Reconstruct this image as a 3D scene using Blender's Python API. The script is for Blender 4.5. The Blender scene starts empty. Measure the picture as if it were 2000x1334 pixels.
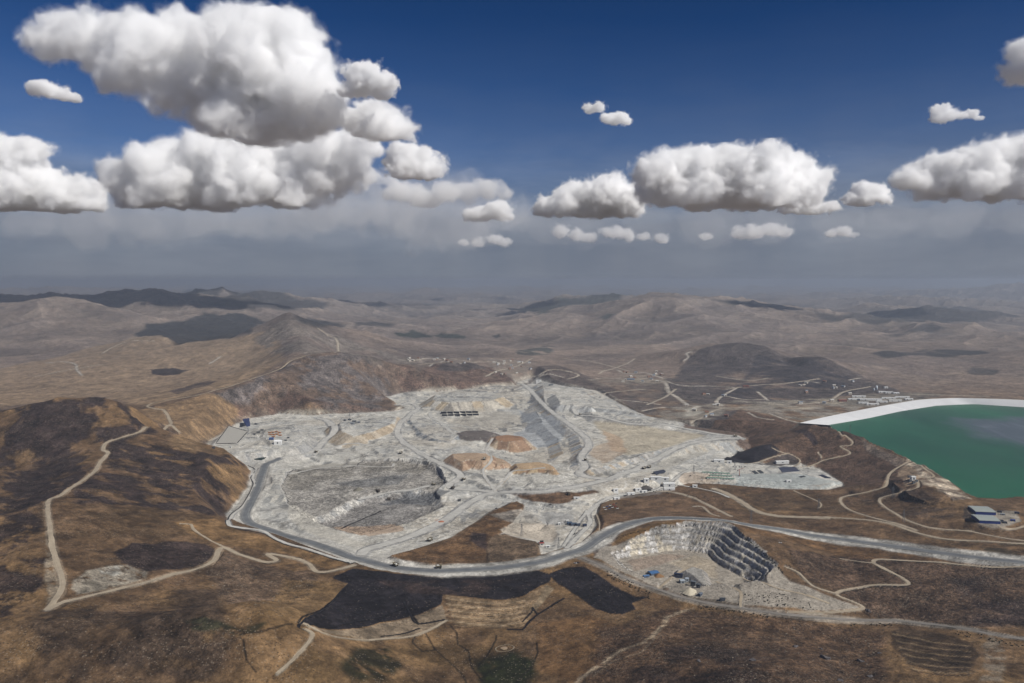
import bpy, bmesh, math, random
import numpy as np
from mathutils import Vector

# ------------------------------------------------------------------ scene
sc = bpy.context.scene
COL = sc.collection
random.seed(7)
RNG = np.random.default_rng(7)
HC = 620.0                      # camera height over the pit floor
FOC = 1555.0                    # focal length in photo pixels (2000 wide)
PIT = math.radians(4.38)
CP, SP = math.cos(PIT), math.sin(PIT)

def ray(u, v):
    dx = (u - 1000.0) / FOC; dz = -(v - 667.0) / FOC
    return dx, CP + dz * SP, -SP + dz * CP

def P(u, v, D):
    """the point seen at (u, v) whose forward distance is D"""
    x, y, z = ray(u, v); k = D / y
    return (x * k, D, HC + z * k)

def PZ(u, v, z0):
    """the point seen at (u, v) on the level z0"""
    x, y, z = ray(u, v); k = (z0 - HC) / z
    return (x * k, y * k, z0)

def lin(r, g, b, k=1.0):
    return tuple((((c / 255 + .055) / 1.055) ** 2.4 if c > 10 else c / 255 / 12.92) * k for c in (r, g, b))

def A(r, g, b, k=1.12):
    """albedo of a surface that shows as this sRGB value in full sun"""
    return np.array(lin(r, g, b)) / k

cam = bpy.data.objects.new('camera', bpy.data.cameras.new('camera')); COL.objects.link(cam)
sc.camera = cam
cam.data.sensor_width = 36; cam.data.lens = FOC / 2000 * 36
cam.data.clip_start = 1; cam.data.clip_end = 300000
cam.location = (0, 0, HC); cam.rotation_euler = (math.radians(90) - PIT, 0, 0)
sc.view_settings.view_transform = 'Standard'; sc.view_settings.look = 'None'
sc.view_settings.exposure = 0; sc.view_settings.gamma = 1

SUN_EL = math.radians(43); SUN_AZ = math.radians(123)      # azimuth clockwise from +Y
S = Vector((math.sin(SUN_AZ) * math.cos(SUN_EL), math.cos(SUN_AZ) * math.cos(SUN_EL), math.sin(SUN_EL)))
sl = bpy.data.lights.new('sun', 'SUN'); sl.energy = 4.8; sl.angle = math.radians(.5); sl.color = (1, .965, .91)
so = bpy.data.objects.new('sun', sl); COL.objects.link(so)
so.rotation_euler = S.to_track_quat('Z', 'Y').to_euler()

# ------------------------------------------------------------------ node helper
class NT:
    def __init__(s, tree): s.t = tree; s.N = tree.nodes; s.K = tree.links
    def n(s, typ, **kw):
        nd = s.N.new(typ)
        for k, v in kw.items(): setattr(nd, k, v)
        return nd
    def put(s, sock, v):
        if v is None: return
        if hasattr(v, 'links'): s.K.new(v, sock)
        elif isinstance(v, (tuple, list)) and len(v) == 3 and sock.type == 'RGBA': sock.default_value = (*v, 1)
        else: sock.default_value = v
    def m(s, op, a, b=None, c=None, clamp=False):
        nd = s.n('ShaderNodeMath', operation=op, use_clamp=clamp)
        for i, x in enumerate((a, b, c)): s.put(nd.inputs[i], x)
        return nd.outputs[0]
    def vm(s, op, a, b=None, scale=None):
        nd = s.n('ShaderNodeVectorMath', operation=op)
        s.put(nd.inputs[0], a); s.put(nd.inputs[1], b)
        if scale is not None: s.put(nd.inputs['Scale'], scale)
        return nd.outputs['Value'] if op in ('DISTANCE', 'LENGTH', 'DOT_PRODUCT') else nd.outputs[0]
    def noise(s, vec, scale, detail=5, rough=.55, dist=0):
        nd = s.n('ShaderNodeTexNoise'); s.put(nd.inputs['Vector'], vec)
        nd.inputs['Scale'].default_value = scale; nd.inputs['Detail'].default_value = detail
        nd.inputs['Roughness'].default_value = rough; nd.inputs['Distortion'].default_value = dist
        return nd.outputs[0]
    def ramp(s, f, *st):
        nd = s.n('ShaderNodeValToRGB'); s.put(nd.inputs[0], f); e = nd.color_ramp.elements
        while len(e) < len(st): e.new(.5)
        for i, (p, c) in enumerate(st):
            e[i].position = p
            e[i].color = (c, c, c, 1) if isinstance(c, (int, float)) else (*c, 1)
        return nd.outputs[0]
    def mr(s, v, a, b, c=0.0, d=1.0):
        nd = s.n('ShaderNodeMapRange'); s.put(nd.inputs[0], v)
        for i, x in enumerate((a, b, c, d)): nd.inputs[1 + i].default_value = x
        return nd.outputs[0]
    def mix(s, f, a, b, typ='MIX'):
        nd = s.n('ShaderNodeMix', data_type='RGBA', blend_type=typ, clamp_factor=True)
        s.put(nd.inputs[0], f); s.put(nd.inputs[6], a); s.put(nd.inputs[7], b)
        return nd.outputs[2]

# ------------------------------------------------------------------ sky
w = bpy.data.worlds.new('World'); sc.world = w; w.use_nodes = True
t = NT(w.node_tree); bg = w.node_tree.nodes['Background']
sky = t.n('ShaderNodeTexSky', sky_type='NISHITA', sun_disc=False, sun_elevation=SUN_EL, sun_rotation=SUN_AZ, altitude=4600,
          air_density=1.0, dust_density=.3, ozone_density=2.5)
tc = t.n('ShaderNodeTexCoord')
sep = t.n('ShaderNodeSeparateXYZ'); t.K.new(tc.outputs['Generated'], sep.inputs[0])
el = sep.outputs['Z']
# the bank of dust and rain that stands over the far plateau
wob = t.noise(t.vm('MULTIPLY', tc.outputs['Generated'], (3, 3, 14)), 2.2, 5, .55)
e2 = t.m('ADD', el, t.m('MULTIPLY', t.m('SUBTRACT', wob, .5), .05))
bank = t.ramp(t.mr(e2, 0, .30), (0, 1.0), (.24, .95), (.38, .66), (.55, .3), (.78, .08), (1, 0))
skc = t.n('ShaderNodeGamma'); t.K.new(sky.outputs[0], skc.inputs[0]); skc.inputs[1].default_value = 1.55
skd = t.mix(1.0, skc.outputs[0], (.155, .255, .29), 'MULTIPLY')
shaft = t.noise(t.vm('MULTIPLY', tc.outputs['Generated'], (1, 1, .15)), 9, 4, .5)
veil = t.noise(t.vm('MULTIPLY', tc.outputs['Generated'], (1.6, 1.6, 7)), 2.4, 6, .6, .3)
grey = t.mix(t.mr(shaft, .35, .65), (1.8, 2.08, 2.7), (2.2, 2.42, 2.95))
pale = t.m('MULTIPLY', t.mr(veil, .42, .68), t.ramp(t.mr(el, 0, .2), (0, .15), (.3, .6), (.6, 1), (1, .2)))
grey = t.mix(pale, grey, (3.5, 3.75, 4.3))
t.K.new(t.mix(bank, skd, grey), bg.inputs[0]); bg.inputs[1].default_value = .085

# ------------------------------------------------------------------ numeric noise
def _h(ix, iy, seed):
    n = (ix.astype(np.int64) * 374761393 + iy.astype(np.int64) * 668265263 + seed * 1442695041) & 0xFFFFFFFF
    n = ((n ^ (n >> 13)) * 1274126177) & 0xFFFFFFFF
    return ((n ^ (n >> 16)) & 0xFFFF).astype(np.float32) / 65535.0
def vnoise(x, y, seed=0):
    x0 = np.floor(x); y0 = np.floor(y); fx = (x - x0).astype(np.float32); fy = (y - y0).astype(np.float32)
    fx = fx * fx * fx * (fx * (fx * 6 - 15) + 10); fy = fy * fy * fy * (fy * (fy * 6 - 15) + 10)
    a = _h(x0, y0, seed); b = _h(x0 + 1, y0, seed); c = _h(x0, y0 + 1, seed); d = _h(x0 + 1, y0 + 1, seed)
    return (a + (b - a) * fx) * (1 - fy) + (c + (d - c) * fx) * fy
def fbm(x, y, L, o=4, seed=0, g=.5):
    s = 0; a = 1; n = 0; k = 1.0 / L
    for i in range(o):
        c, q = math.cos(i * 1.1 + .4), math.sin(i * 1.1 + .4)
        s = s + a * vnoise((x * c - y * q) * k, (x * q + y * c) * k, seed + i * 7); n += a; a *= g; k *= 2.03
    return s / n
def ridged(x, y, L, o=4, seed=0):
    s = 0; a = 1; n = 0; k = 1.0 / L
    for i in range(o):
        c, q = math.cos(i * 1.3 + .9), math.sin(i * 1.3 + .9)
        r = 1 - np.abs(2 * vnoise((x * c - y * q) * k, (x * q + y * c) * k, seed + i * 5) - 1)
        s = s + a * r * r; n += a; a *= .5; k *= 2.1
    return s / n
def sstep(a, b, x):
    t_ = np.clip((x - a) / (b - a), 0, 1); return t_ * t_ * (3 - 2 * t_)

# ------------------------------------------------------------------ terrain grid: a fan of columns, rows close together near by
def _cols():
    a = [0.0]
    while a[-1] < .70: a.append(a[-1] + .00118)
    while a[-1] < 1.5: a.append(a[-1] + min(.05, .0012 + (a[-1] - .70) * .06))
    a = np.array(a); return np.concatenate([-a[:0:-1], a])
def _rows():
    y = [620.0]
    while y[-1] < 90000:
        d = y[-1]
        y.append(d * (1 + (.006 if d < 1050 else .0027 if d < 4800 else .0034 if d < 9000 else .006 if d < 16000 else .02)))
    return np.array(y)
CA, RY = _cols(), _rows()
NA, NR = len(CA), len(RY)
GX = CA[None, :] * RY[:, None]; GY = np.repeat(RY[:, None], NA, 1)

# ridge crests, traced as (u, v, distance); (front width, back width)
RID = [
 ([(-330,840,2500),(-150,815,2550),(0,800,2600),(120,779,2620),(200,776,2680),(245,795,2750),(300,845,2820)], 520, 420),      # burnt hill
 ([(235,862,2450),(300,872,2400),(385,886,2340),(440,896,2300),(478,908,2240)], 330, 210),                                 # burnt spur
 ([(90,1190,1235),(80,1090,1420),(92,1000,1640),(140,945,1900),(210,872,2330),(250,830,2650)], 300, 420),                 # spine under the road
 ([(-250,1100,1350),(-120,1000,1650),(-50,920,2000)], 260, 260),
 ([(250,820,3050),(300,798,3250),(400,768,3550),(480,745,3800),(530,727,3950),(565,708,4150),(605,694,4250),(660,689,4350),(720,696,4480),(770,710,4600),(820,716,4800)], 420, 700),
 ([(820,722,4900),(850,713,4950),(885,709,4950),(925,709,4980),(960,720,5000),(990,738,4950),(1010,752,4900)], 330, 420),
 ([(-200,745,5900),(-60,715,6000),(60,700,6050),(140,689,6100),(224,671,6100),(290,655,6100),(330,657,6050),(371,666,6000),(434,657,5950),(480,655,5900),(520,637,5900),(567,622,5900),(610,634,5800),(660,656,5700),(720,680,5600),(780,695,5500),(810,708,5400)], 1050, 1500),
 ([(567,622,5900),(575,655,5300),(600,690,4500)], 380, 380),
 ([(-200,612,8300),(-60,600,8300),(60,588,8300),(122,582,8300),(170,592,8200),(215,612,8000),(262,640,7700)], 1200, 900),
 ([(-200,578,10500),(0,574,10500),(150,575,10300),(262,569,10200),(350,566,10200),(413,574,10000),(460,590,9600),(510,610,9000),(545,625,8500)], 2400, 2000),
 ([(350,568,13500),(372,562,13500),(392,561,13500),(412,564,13500),(436,562,13500),(450,567,13500)], 900, 900),
 ([(440,585,13000),(470,572,13000),(495,565,13000),(525,571,13000),(560,574,13000),(600,582,13000),(640,587,13500),(700,592,14000)], 1500, 1500),
 ([(560,622,11000),(600,622,11000),(650,628,11000),(690,634,11000)], 900, 900),
 ([(690,632,12000),(730,628,12000),(775,632,12000)], 900, 900),
 ([(-200,566,28000),(0,565,28000),(90,560,28000),(160,563,28000),(260,570,28000)], 5000, 6000),
 ([(760,584,24000),(850,578,24000),(930,574,24000),(1000,580,24000),(1060,592,24000)], 5000, 6000),
 ([(1010,604,14000),(1050,590,14000),(1100,577,14000),(1140,579,14000),(1165,573,14000),(1200,570,14000),(1240,574,14000),(1290,590,14000)], 1600, 2000),
 ([(1130,622,11500),(1170,605,11000),(1220,585,10500),(1262,576,10200),(1295,572,10000),(1330,575,10000),(1380,580,10000),(1430,584,9800),(1480,592,9500),(1530,604,9200),(1580,622,8800),(1640,645,8200)], 2300, 2200),
 ([(1300,590,9500),(1340,620,8400),(1400,650,7400)], 900, 900),
 ([(960,650,9000),(1010,628,8800),(1045,618,8800),(1090,618,8800),(1130,630,8500),(1180,648,8000)], 1400, 1500),
 ([(800,640,9300),(840,630,9300),(880,626,9300),(930,630,9300),(980,640,9000)], 1100, 1400),
 ([(1060,690,6800),(1120,680,6800),(1200,678,6700),(1290,680,6500),(1340,690,6200)], 900, 900),
 ([(1560,605,16000),(1620,598,17000),(1700,585,18000),(1770,577,18000),(1850,581,18000),(1950,590,18000)], 3500, 4000),
 ([(1800,582,26000),(1900,565,26000),(2000,555,26000),(2150,545,26000)], 5000, 6000),
 ([(1590,612,11500),(1640,620,11500),(1720,622,11500),(1780,603,11500),(1840,597,11500),(1900,604,11500),(1980,618,11500)], 1300, 1300),
 ([(1700,665,8000),(1760,645,8000),(1830,629,8000),(1870,634,8000),(1930,652,7800),(2000,680,7400)], 1300, 1300),
 ([(1700,720,6300),(1760,712,6200),(1830,703,6000),(1900,697,5800),(1960,691,5700),(2060,680,5600),(2250,670,5600)], 1100, 1100),
 ([(1170,672,7700),(1230,650,7700),(1290,646,7600),(1350,662,7300)], 620, 620),
 ([(680,672,7700),(730,658,7700),(780,654,7700),(840,668,7500)], 560, 600),
 ([(1550,668,7300),(1610,652,7300),(1680,650,7200),(1740,668,7000)], 620, 600),
 ([(840,690,6600),(900,677,6600),(960,674,6500),(1020,688,6400)], 430, 450),
 ([(1840,668,7000),(1920,657,7000),(2050,650,7000)], 600, 500),
 ([(-80,650,7900),(0,640,7900),(80,631,7900),(160,640,7700),(230,658,7400)], 640, 500),
 ([(-80,676,7000),(0,664,7000),(70,660,7000),(140,674,6800)], 480, 420),
 ([(880,612,12500),(960,606,12500),(1040,612,12300)], 1100, 900),
 ([(640,606,15000),(740,598,15000),(830,603,15000),(900,610,15000)], 1700, 1500),
 ([(1400,612,9000),(1470,622,8600),(1540,640,8100)], 520, 420),
 ([(1250,600,9600),(1230,625,8900),(1210,640,8300)], 480, 480),
 ([(1640,600,13500),(1700,596,13500),(1790,604,13300)], 1200, 900),
 ([(300,590,9900),(330,612,9200),(300,640,8600)], 480, 480),
 ([(1290,745,5300),(1330,712,5500),(1365,683,5650),(1400,672,5700),(1440,669,5700),(1490,675,5650),(1525,688,5600),(1560,706,5500)], 620, 700),
 ([(1530,715,5250),(1555,697,5250),(1590,696,5200),(1625,708,5150),(1680,730,5000),(1740,757,4800),(1780,775,4600)], 480, 600),
 ([(1455,755,4700),(1500,735,4800),(1545,722,4900)], 330, 330),
 ([(1280,775,4500),(1300,755,4600),(1320,750,4600),(1345,765,4500)], 260, 260),
 ([(1000,752,5100),(1035,728,5150),(1060,714,5150),(1090,713,5150),(1130,724,5100),(1170,742,5000),(1220,760,4900)], 430, 500),
 ([(1330,838,3150),(1375,815,3150),(1405,803,3120),(1450,801,3050),(1500,813,2960),(1545,822,2880),(1590,826,2800)], 260, 200),
 ([(1545,822,2880),(1590,826,2800),(1625,836,2720),(1680,862,2590),(1740,886,2440),(1800,913,2280),(1850,946,2110),(1888,972,1990)], 480, 200),
 ([(1520,830,2800),(1570,835,2700),(1610,850,2600),(1640,880,2450)], 240, 200),
 ([(1780,935,2150),(1850,975,1960),(1900,990,1880)], 160, 120),
 ([(1540,1140,1600),(1600,1105,1660),(1700,1090,1660),(1800,1100,1620),(2000,1110,1560),(2200,1120,1500)], 420, 200),
 ([(1200,1068,1780),(1240,1050,1790),(1300,1033,1800),(1350,1027,1800),(1400,1028,1770),(1440,1051,1700),(1475,1077,1640),(1505,1099,1590),(1540,1131,1540)], 200, 230),
 ([(0,1250,1170),(150,1240,1180),(330,1200,1210),(480,1180,1240)], 260, 200),
 ([(-100,1420,900),(150,1380,930),(300,1400,900)], 240, 260),
 ([(1500,1340,1060),(1700,1400,980),(1900,1390,1000),(2100,1350,1050)], 300, 330),
]

def seg_dist(x, y, pts):
    """distance to a polyline and, at the nearest point, its third value and its y"""
    best = np.full(x.shape, 1e12, np.float32); zz = np.zeros_like(best); yy = np.zeros_like(best)
    for (ax, ay, az), (bx, by, bz) in zip(pts[:-1], pts[1:]):
        dx, dy = bx - ax, by - ay; l2 = dx * dx + dy * dy + 1e-9
        tt = np.clip(((x - ax) * dx + (y - ay) * dy) / l2, 0, 1)
        px, py = ax + tt * dx, ay + tt * dy
        d2 = (x - px) ** 2 + (y - py) ** 2
        k = d2 < best
        best = np.where(k, d2, best); zz = np.where(k, az + tt * (bz - az), zz); yy = np.where(k, py, yy)
    return np.sqrt(best), zz, yy

def crest_at(x, y, pts):
    """distance to a crest line and a smooth blend of its height and depth around the nearest point"""
    best = np.full(x.shape, 1e12, np.float32); sw = np.zeros(x.shape); sz = np.zeros(x.shape); sy = np.zeros(x.shape)
    for (ax, ay, az), (bx, by, bz) in zip(pts[:-1], pts[1:]):
        dx, dy = bx - ax, by - ay; l2 = dx * dx + dy * dy + 1e-9
        tt = np.clip(((x - ax) * dx + (y - ay) * dy) / l2, 0, 1)
        d2 = (x - ax - tt * dx) ** 2 + (y - ay - tt * dy) ** 2
        w_ = 1 / (d2 + 400.0) ** 3 * 1e12
        best = np.minimum(best, d2); sw += w_; sz += w_ * (az + tt * (bz - az)); sy += w_ * (ay + tt * dy)
    return np.sqrt(best), sz / sw, sy / sw

def base_h(x, y):
    b = np.interp(y, [600, 1000, 1400, 1700, 4800, 8000, 12000, 20000, 40000, 90000], [-70, -50, -22, 0, 0, -10, 20, 60, 100, 150])
    amp = np.interp(y, [1500, 3500, 6000, 9000, 14000, 30000], [6, 9, 34, 62, 130, 240])
    b = b + amp * (fbm(x, y, 2300, 4, 11) - .47) * 2 + amp * (fbm(x, y, 1100, 2, 15) - .5) * 1.3
    b = b + np.interp(y, [2000, 5500, 9000], [0, 22, 90]) * (ridged(x, y, 1900, 3, 31) - .45)
    k = sstep(.45, .70, x / y) * sstep(2900, 2400, y)          # the ground climbs towards the lake on the right
    return b + 62 * k

STEP = 2
ci = np.arange(0, NA, STEP); ri = np.arange(0, NR, STEP)
if ci[-1] != NA - 1: ci = np.append(ci, NA - 1)
if ri[-1] != NR - 1: ri = np.append(ri, NR - 1)
cx_, cy_ = GX[np.ix_(ri, ci)], GY[np.ix_(ri, ci)]
cb = base_h(cx_, cy_)
wx = cx_ + (fbm(cx_, cy_, 700, 3, 51) - .5) * .08 * cy_; wy = cy_ + (fbm(cx_, cy_, 700, 3, 61) - .5) * .10 * cy_
acc = np.zeros_like(cb)
for pts, wf, wb in RID:
    pw = [P(*p) for p in pts]
    wmix = .35
    d, zc, yn = crest_at(cx_ * (1 - wmix) + wx * wmix, cy_ * (1 - wmix) + wy * wmix, pw)
    wd = wf + (wb - wf) * sstep(-.35 * wf, .35 * wb, cy_ - yn)
    pr = np.exp(-np.power(d / wd * 1.15, 1.65))
    add = np.maximum(zc - cb, 0) * pr
    acc += add ** 5
hill = acc ** .2
def up(c):
    """bring a coarse array to the full grid"""
    o = np.empty((len(ri), NA), np.float32)
    for i in range(len(ri)): o[i] = np.interp(np.arange(NA), ci, c[i])
    r = np.empty((NR, NA), np.float32); q = np.arange(NR); k = np.clip(np.searchsorted(ri, q, 'right') - 1, 0, len(ri) - 2)
    f = ((q - ri[k]) / (ri[k + 1] - ri[k]))[:, None].astype(np.float32)
    return o[k] * (1 - f) + o[k + 1] * f
HILL = up(hill); GZ = up(cb) + HILL
# gullies and roughness on the slopes
rg = ridged(GX, GY, 260, 4, 71) - .5; rg2 = ridged(GX, GY, 70, 3, 81) - .5
rgf = ridged(GX, GY, 820, 3, 171) - .5; farw = sstep(4600, 6500, GY)
GZ = GZ + farw * (62 * rgf * (.45 + .55 * np.clip(HILL / 120, 0, 1)) * np.interp(GY, [6000, 14000], [1, 2.2]))
am = np.maximum(np.clip(HILL / 120, .05, 1), .75 * sstep(4800, 8000, GY))
fark = np.interp(GY, [2000, 5000, 7000, 12000, 30000], [1, 1.2, 1.1, 1.4, 3])
GZ = GZ + am * fark * (12 * rg + np.interp(GY, [2600, 4500], [5.5, 2.6]) * rg2) + (fbm(GX, GY, 36, 3, 91) - .5) * 2.6 + (fbm(GX, GY, 14, 2, 95) - .5) * 1.0

# ------------------------------------------------------------------ look-ups on the grid
def cidx(a): return np.interp(a, CA, np.arange(NA))
def ridx(y): return np.interp(y, RY, np.arange(NR))
def hgt(x, y):
    x = np.asarray(x, float); y = np.asarray(y, float)
    c = np.clip(cidx(x / y), 0, NA - 1.001); r = np.clip(ridx(y), 0, NR - 1.001)
    c0 = c.astype(int); r0 = r.astype(int); fc = c - c0; fr = r - r0
    return (GZ[r0, c0] * (1 - fc) + GZ[r0, c0 + 1] * fc) * (1 - fr) + (GZ[r0 + 1, c0] * (1 - fc) + GZ[r0 + 1, c0 + 1] * fc) * fr
def hit(u, v, near=640.0):
    """where the sight line through (u, v) first meets the terrain"""
    x, y, z = ray(u, v); a = x / y
    c = float(np.clip(cidx(a), 0, NA - 1.001)); c0 = int(c); f = c - c0
    prof = GZ[:, c0] * (1 - f) + GZ[:, c0 + 1] * f
    rz = HC + z / y * RY
    k = np.nonzero((prof > rz) & (RY > near))[0]
    if not len(k): return (a * RY[-2], RY[-2], float(prof[-2]))
    i = max(k[0], 1); d0 = rz[i - 1] - prof[i - 1]; d1 = prof[i] - rz[i]; q = d0 / (d0 + d1 + 1e-9)
    yy = RY[i - 1] + q * (RY[i] - RY[i - 1])
    return (a * yy, yy, float(prof[i - 1] + q * (prof[i] - prof[i - 1])))
def hits(pts, **k): return [hit(u, v, **k) for u, v in pts]

def poly_sd(x, y, poly):
    """signed distance (negative inside) and the length along the outline of the nearest point"""
    best = np.full(x.shape, 1e18); s_at = np.zeros(x.shape); ins = np.zeros(x.shape, bool); L = 0
    n = len(poly)
    for i in range(n):
        ax, ay = poly[i][:2]; bx, by = poly[(i + 1) % n][:2]
        dx, dy = bx - ax, by - ay; l2 = dx * dx + dy * dy + 1e-9; l = math.sqrt(l2)
        tt = np.clip(((x - ax) * dx + (y - ay) * dy) / l2, 0, 1)
        d2 = (x - ax - tt * dx) ** 2 + (y - ay - tt * dy) ** 2
        k = d2 < best; best = np.where(k, d2, best); s_at = np.where(k, L + tt * l, s_at)
        L += l
        cond = (ay > y) != (by > y)
        with np.errstate(divide='ignore', invalid='ignore'):
            xi = (bx - ax) * (y - ay) / (by - ay if by != ay else 1e-9) + ax
        ins ^= cond & (x < xi)
    d = np.sqrt(best)
    return np.where(ins, -d, d), s_at
def win(pts, m):
    """grid window (slices) around world points with a margin in metres"""
    xs = [p[0] for p in pts]; ys = [p[1] for p in pts]
    y0, y1 = max(min(ys) - m, RY[0]), max(ys) + m
    r0 = max(int(np.searchsorted(RY, y0)) - 1, 0); r1 = min(int(np.searchsorted(RY, y1)) + 1, NR)
    am_ = [(x + sx) / max(y + sy, 100) for x, y in zip(xs, ys) for sx in (-m, m) for sy in (-min(m, y * .5), m)]
    c0 = max(int(np.searchsorted(CA, min(am_))) - 1, 0); c1 = min(int(np.searchsorted(CA, max(am_))) + 1, NA)
    return np.s_[r0:r1, c0:c1]
# ------------------------------------------------------------------ ground colour (albedo) and texture strength, one value per terrain vertex
CR = np.zeros((NR, NA, 3), np.float32); MK = np.zeros((NR, NA, 3), np.float32); ZN = np.zeros((NR, NA), np.uint8)
TAN = A(128, 102, 74); BRN = A(104, 80, 54); OCH = A(142, 110, 68); DRK = A(62, 50, 44); GRY = A(122, 112, 104); PAL = A(150, 130, 108)
n1 = fbm(GX, GY, 420, 5, 101); n2 = fbm(GX * 1.0, GY * .8, 150, 5, 111); n3 = fbm(GX, GY, 1500, 4, 121); n4 = fbm(GX, GY, 40, 4, 131)
CR[:] = BRN
def lay(mask, c):
    m_ = mask[..., None].astype(np.float32); CR[:] = CR * (1 - m_) + np.asarray(c, np.float32) * m_
lay(sstep(.42, .62, n1) * .7, OCH); lay(sstep(.45, .62, n2) * .55, A(92, 70, 50)); lay(sstep(.55, .75, n4) * .35, TAN)
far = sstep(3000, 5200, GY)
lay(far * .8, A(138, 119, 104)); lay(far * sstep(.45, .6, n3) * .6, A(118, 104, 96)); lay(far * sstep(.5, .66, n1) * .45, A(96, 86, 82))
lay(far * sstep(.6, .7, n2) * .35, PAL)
MK[..., 0] = .35; MK[..., 1] = .4
# ------------------------------------------------------------------ relief tools
def warp(W, amp, L, seed=0):
    x, y = GX[W], GY[W]
    if amp <= 0: return x, y
    return x + (fbm(x, y, L, 4, 200 + seed) - .5) * 2 * amp, y + (fbm(x, y, L, 4, 300 + seed) - .5) * 2 * amp
def zone(poly, c=None, soft=4, wob=0, k=1.0, rough=None, speck=None, nz=None, wl=None, zid=None, seed=0):
    """give the ground inside a traced outline another cover"""
    pts = [p if len(p) == 3 else hit(*p) for p in poly]
    W = win(pts, soft + wob * 2 + 10)
    x, y = warp(W, wob, wl or max(wob * 4, 20), seed)
    sd, _ = poly_sd(x, y, pts)
    m_ = sstep(soft, -soft, sd) * k
    if nz: m_ = m_ * sstep(nz[1], nz[2], fbm(GX[W] * .8 + GY[W] * .35, GY[W] * (nz[3] if len(nz) > 3 else 1), nz[0], 5, 400 + seed, .6))
    m3 = m_[..., None]
    if c is not None: CR[W] = CR[W] * (1 - m3) + np.asarray(c, np.float32) * m3
    if rough is not None: MK[W][..., 0] = MK[W][..., 0] * (1 - m_) + rough * m_
    if speck is not None: MK[W][..., 1] = MK[W][..., 1] * (1 - m_) + speck * m_
    if zid is not None: ZN[W] = np.where(sd < 0, zid, ZN[W])
def band(px, w_, c, soft=2, wob=0, k=1.0, rough=None, nz=None, near=640, seed=0):
    """a strip of other cover along a traced line"""
    pts = [p if len(p) == 3 else hit(p[0], p[1], near=near) for p in px]
    W = win(pts, w_ + soft + wob * 2 + 8)
    x, y = warp(W, wob, max(wob * 4, 12), seed)
    d, _, _ = seg_dist(x, y, pts)
    m_ = sstep(w_ / 2 + soft, max(w_ / 2 - soft, 0) - .01, d) * k
    if nz: m_ = m_ * sstep(nz[1], nz[2], fbm(GX[W], GY[W], nz[0], 4, 500 + seed))
    CR[W] = CR[W] * (1 - m_[..., None]) + np.asarray(c, np.float32) * m_[..., None]
    if rough is not None: MK[W][..., 0] = MK[W][..., 0] * (1 - m_) + rough * m_
def level(pts, z, cut=1.0, fill=.6, k=1.0):
    W = win(pts, 330); sd, _ = poly_sd(GX[W], GY[W], pts); d = np.maximum(sd, 0)
    t_ = GZ[W]; new = np.clip(t_, z - d * fill, z + d * cut)
    GZ[W] = t_ + (new - t_) * k
RIBC = [A(178, 172, 160), A(150, 142, 128), A(192, 188, 178), A(128, 128, 126), A(170, 150, 124)]
def mound(px, z, slope=.62, pal=None, rib=1.3, ribw=9, wob=2, top=None, seed=0, low=None):
    """tipped heap: flat top at level z, ribbed flanks at the angle of repose"""
    pts = [PZ(u, v, z) for u, v in px]
    W = win(pts, 120); x, y = warp(W, wob, 60, seed)
    sd, s_ = poly_sd(x, y, pts); d = np.maximum(sd, 0)
    rn = vnoise(s_ / ribw, d / 400, 600 + seed) + .5 * vnoise(s_ / ribw * 2.3, d / 90, 610 + seed)
    f = z - d * slope - (rn - .75) * rib * sstep(0, 8, d) * 2
    old = GZ[W].copy(); new = np.maximum(old, f); GZ[W] = new
    fl = (new > old + .3) & (sd > 0); e = sstep(.2, 2.5, new - old)
    if pal is not None:
        n = len(pal); q = np.clip(vnoise(s_ / (ribw * 2.2), d / 300, 620 + seed) * 1.5 - .25, 0, .999) * n; i = q.astype(int)
        c = np.asarray(pal, np.float32)[np.clip(i, 0, n - 1)] * (.86 + .28 * rn[..., None] / 1.5)
        m_ = (e * (sd > 0))[..., None]; CR[W] = CR[W] * (1 - m_) + c * m_
        MK[W][..., 0] = np.where(fl, .2, MK[W][..., 0])
    if top is not None:
        m_ = (e * sstep(1, -2, sd))[..., None]; CR[W] = CR[W] * (1 - m_) + np.asarray(top, np.float32) * m_
def basin(px, z, slope=.7, pal=None, rib=1.5, ribw=10, wob=4, zp=0, seed=0, floor=None, frough=1.2):
    pts = [PZ(u, v, zp) for u, v in px]
    W = win(pts, 20); x, y = warp(W, wob, 60, seed)
    sd, s_ = poly_sd(x, y, pts); d = np.maximum(-sd, 0)
    rn = vnoise(s_ / ribw, d / 400, 640 + seed) + .5 * vnoise(s_ / ribw * 2.3, d / 90, 650 + seed)
    f = np.maximum(zp - d * slope - (rn - .75) * rib * sstep(0, 8, d) * 2, z + (fbm(x, y, 45, 4, 660 + seed) - .5) * 9 * frough)
    old = GZ[W].copy(); new = np.where(sd < 0, np.minimum(old, f), old); GZ[W] = new
    e = sstep(.2, 2, old - new); fl = new > z + 5
    if pal is not None:
        n = len(pal); q = np.clip(vnoise(s_ / (ribw * 2), d / 300, 670 + seed) * 1.5 - .25, 0, .999) * n
        c = np.asarray(pal, np.float32)[np.clip(q.astype(int), 0, n - 1)] * (.86 + .28 * rn[..., None] / 1.5)
        m_ = (e * fl)[..., None]; CR[W] = CR[W] * (1 - m_) + c * m_
    if floor is not None:
        m_ = (e * ~fl)[..., None]; CR[W] = CR[W] * (1 - m_) + np.asarray(floor, np.float32) * m_
        MK[W][..., 0] = np.where((e > .5) & ~fl, .8, MK[W][..., 0])
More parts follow.
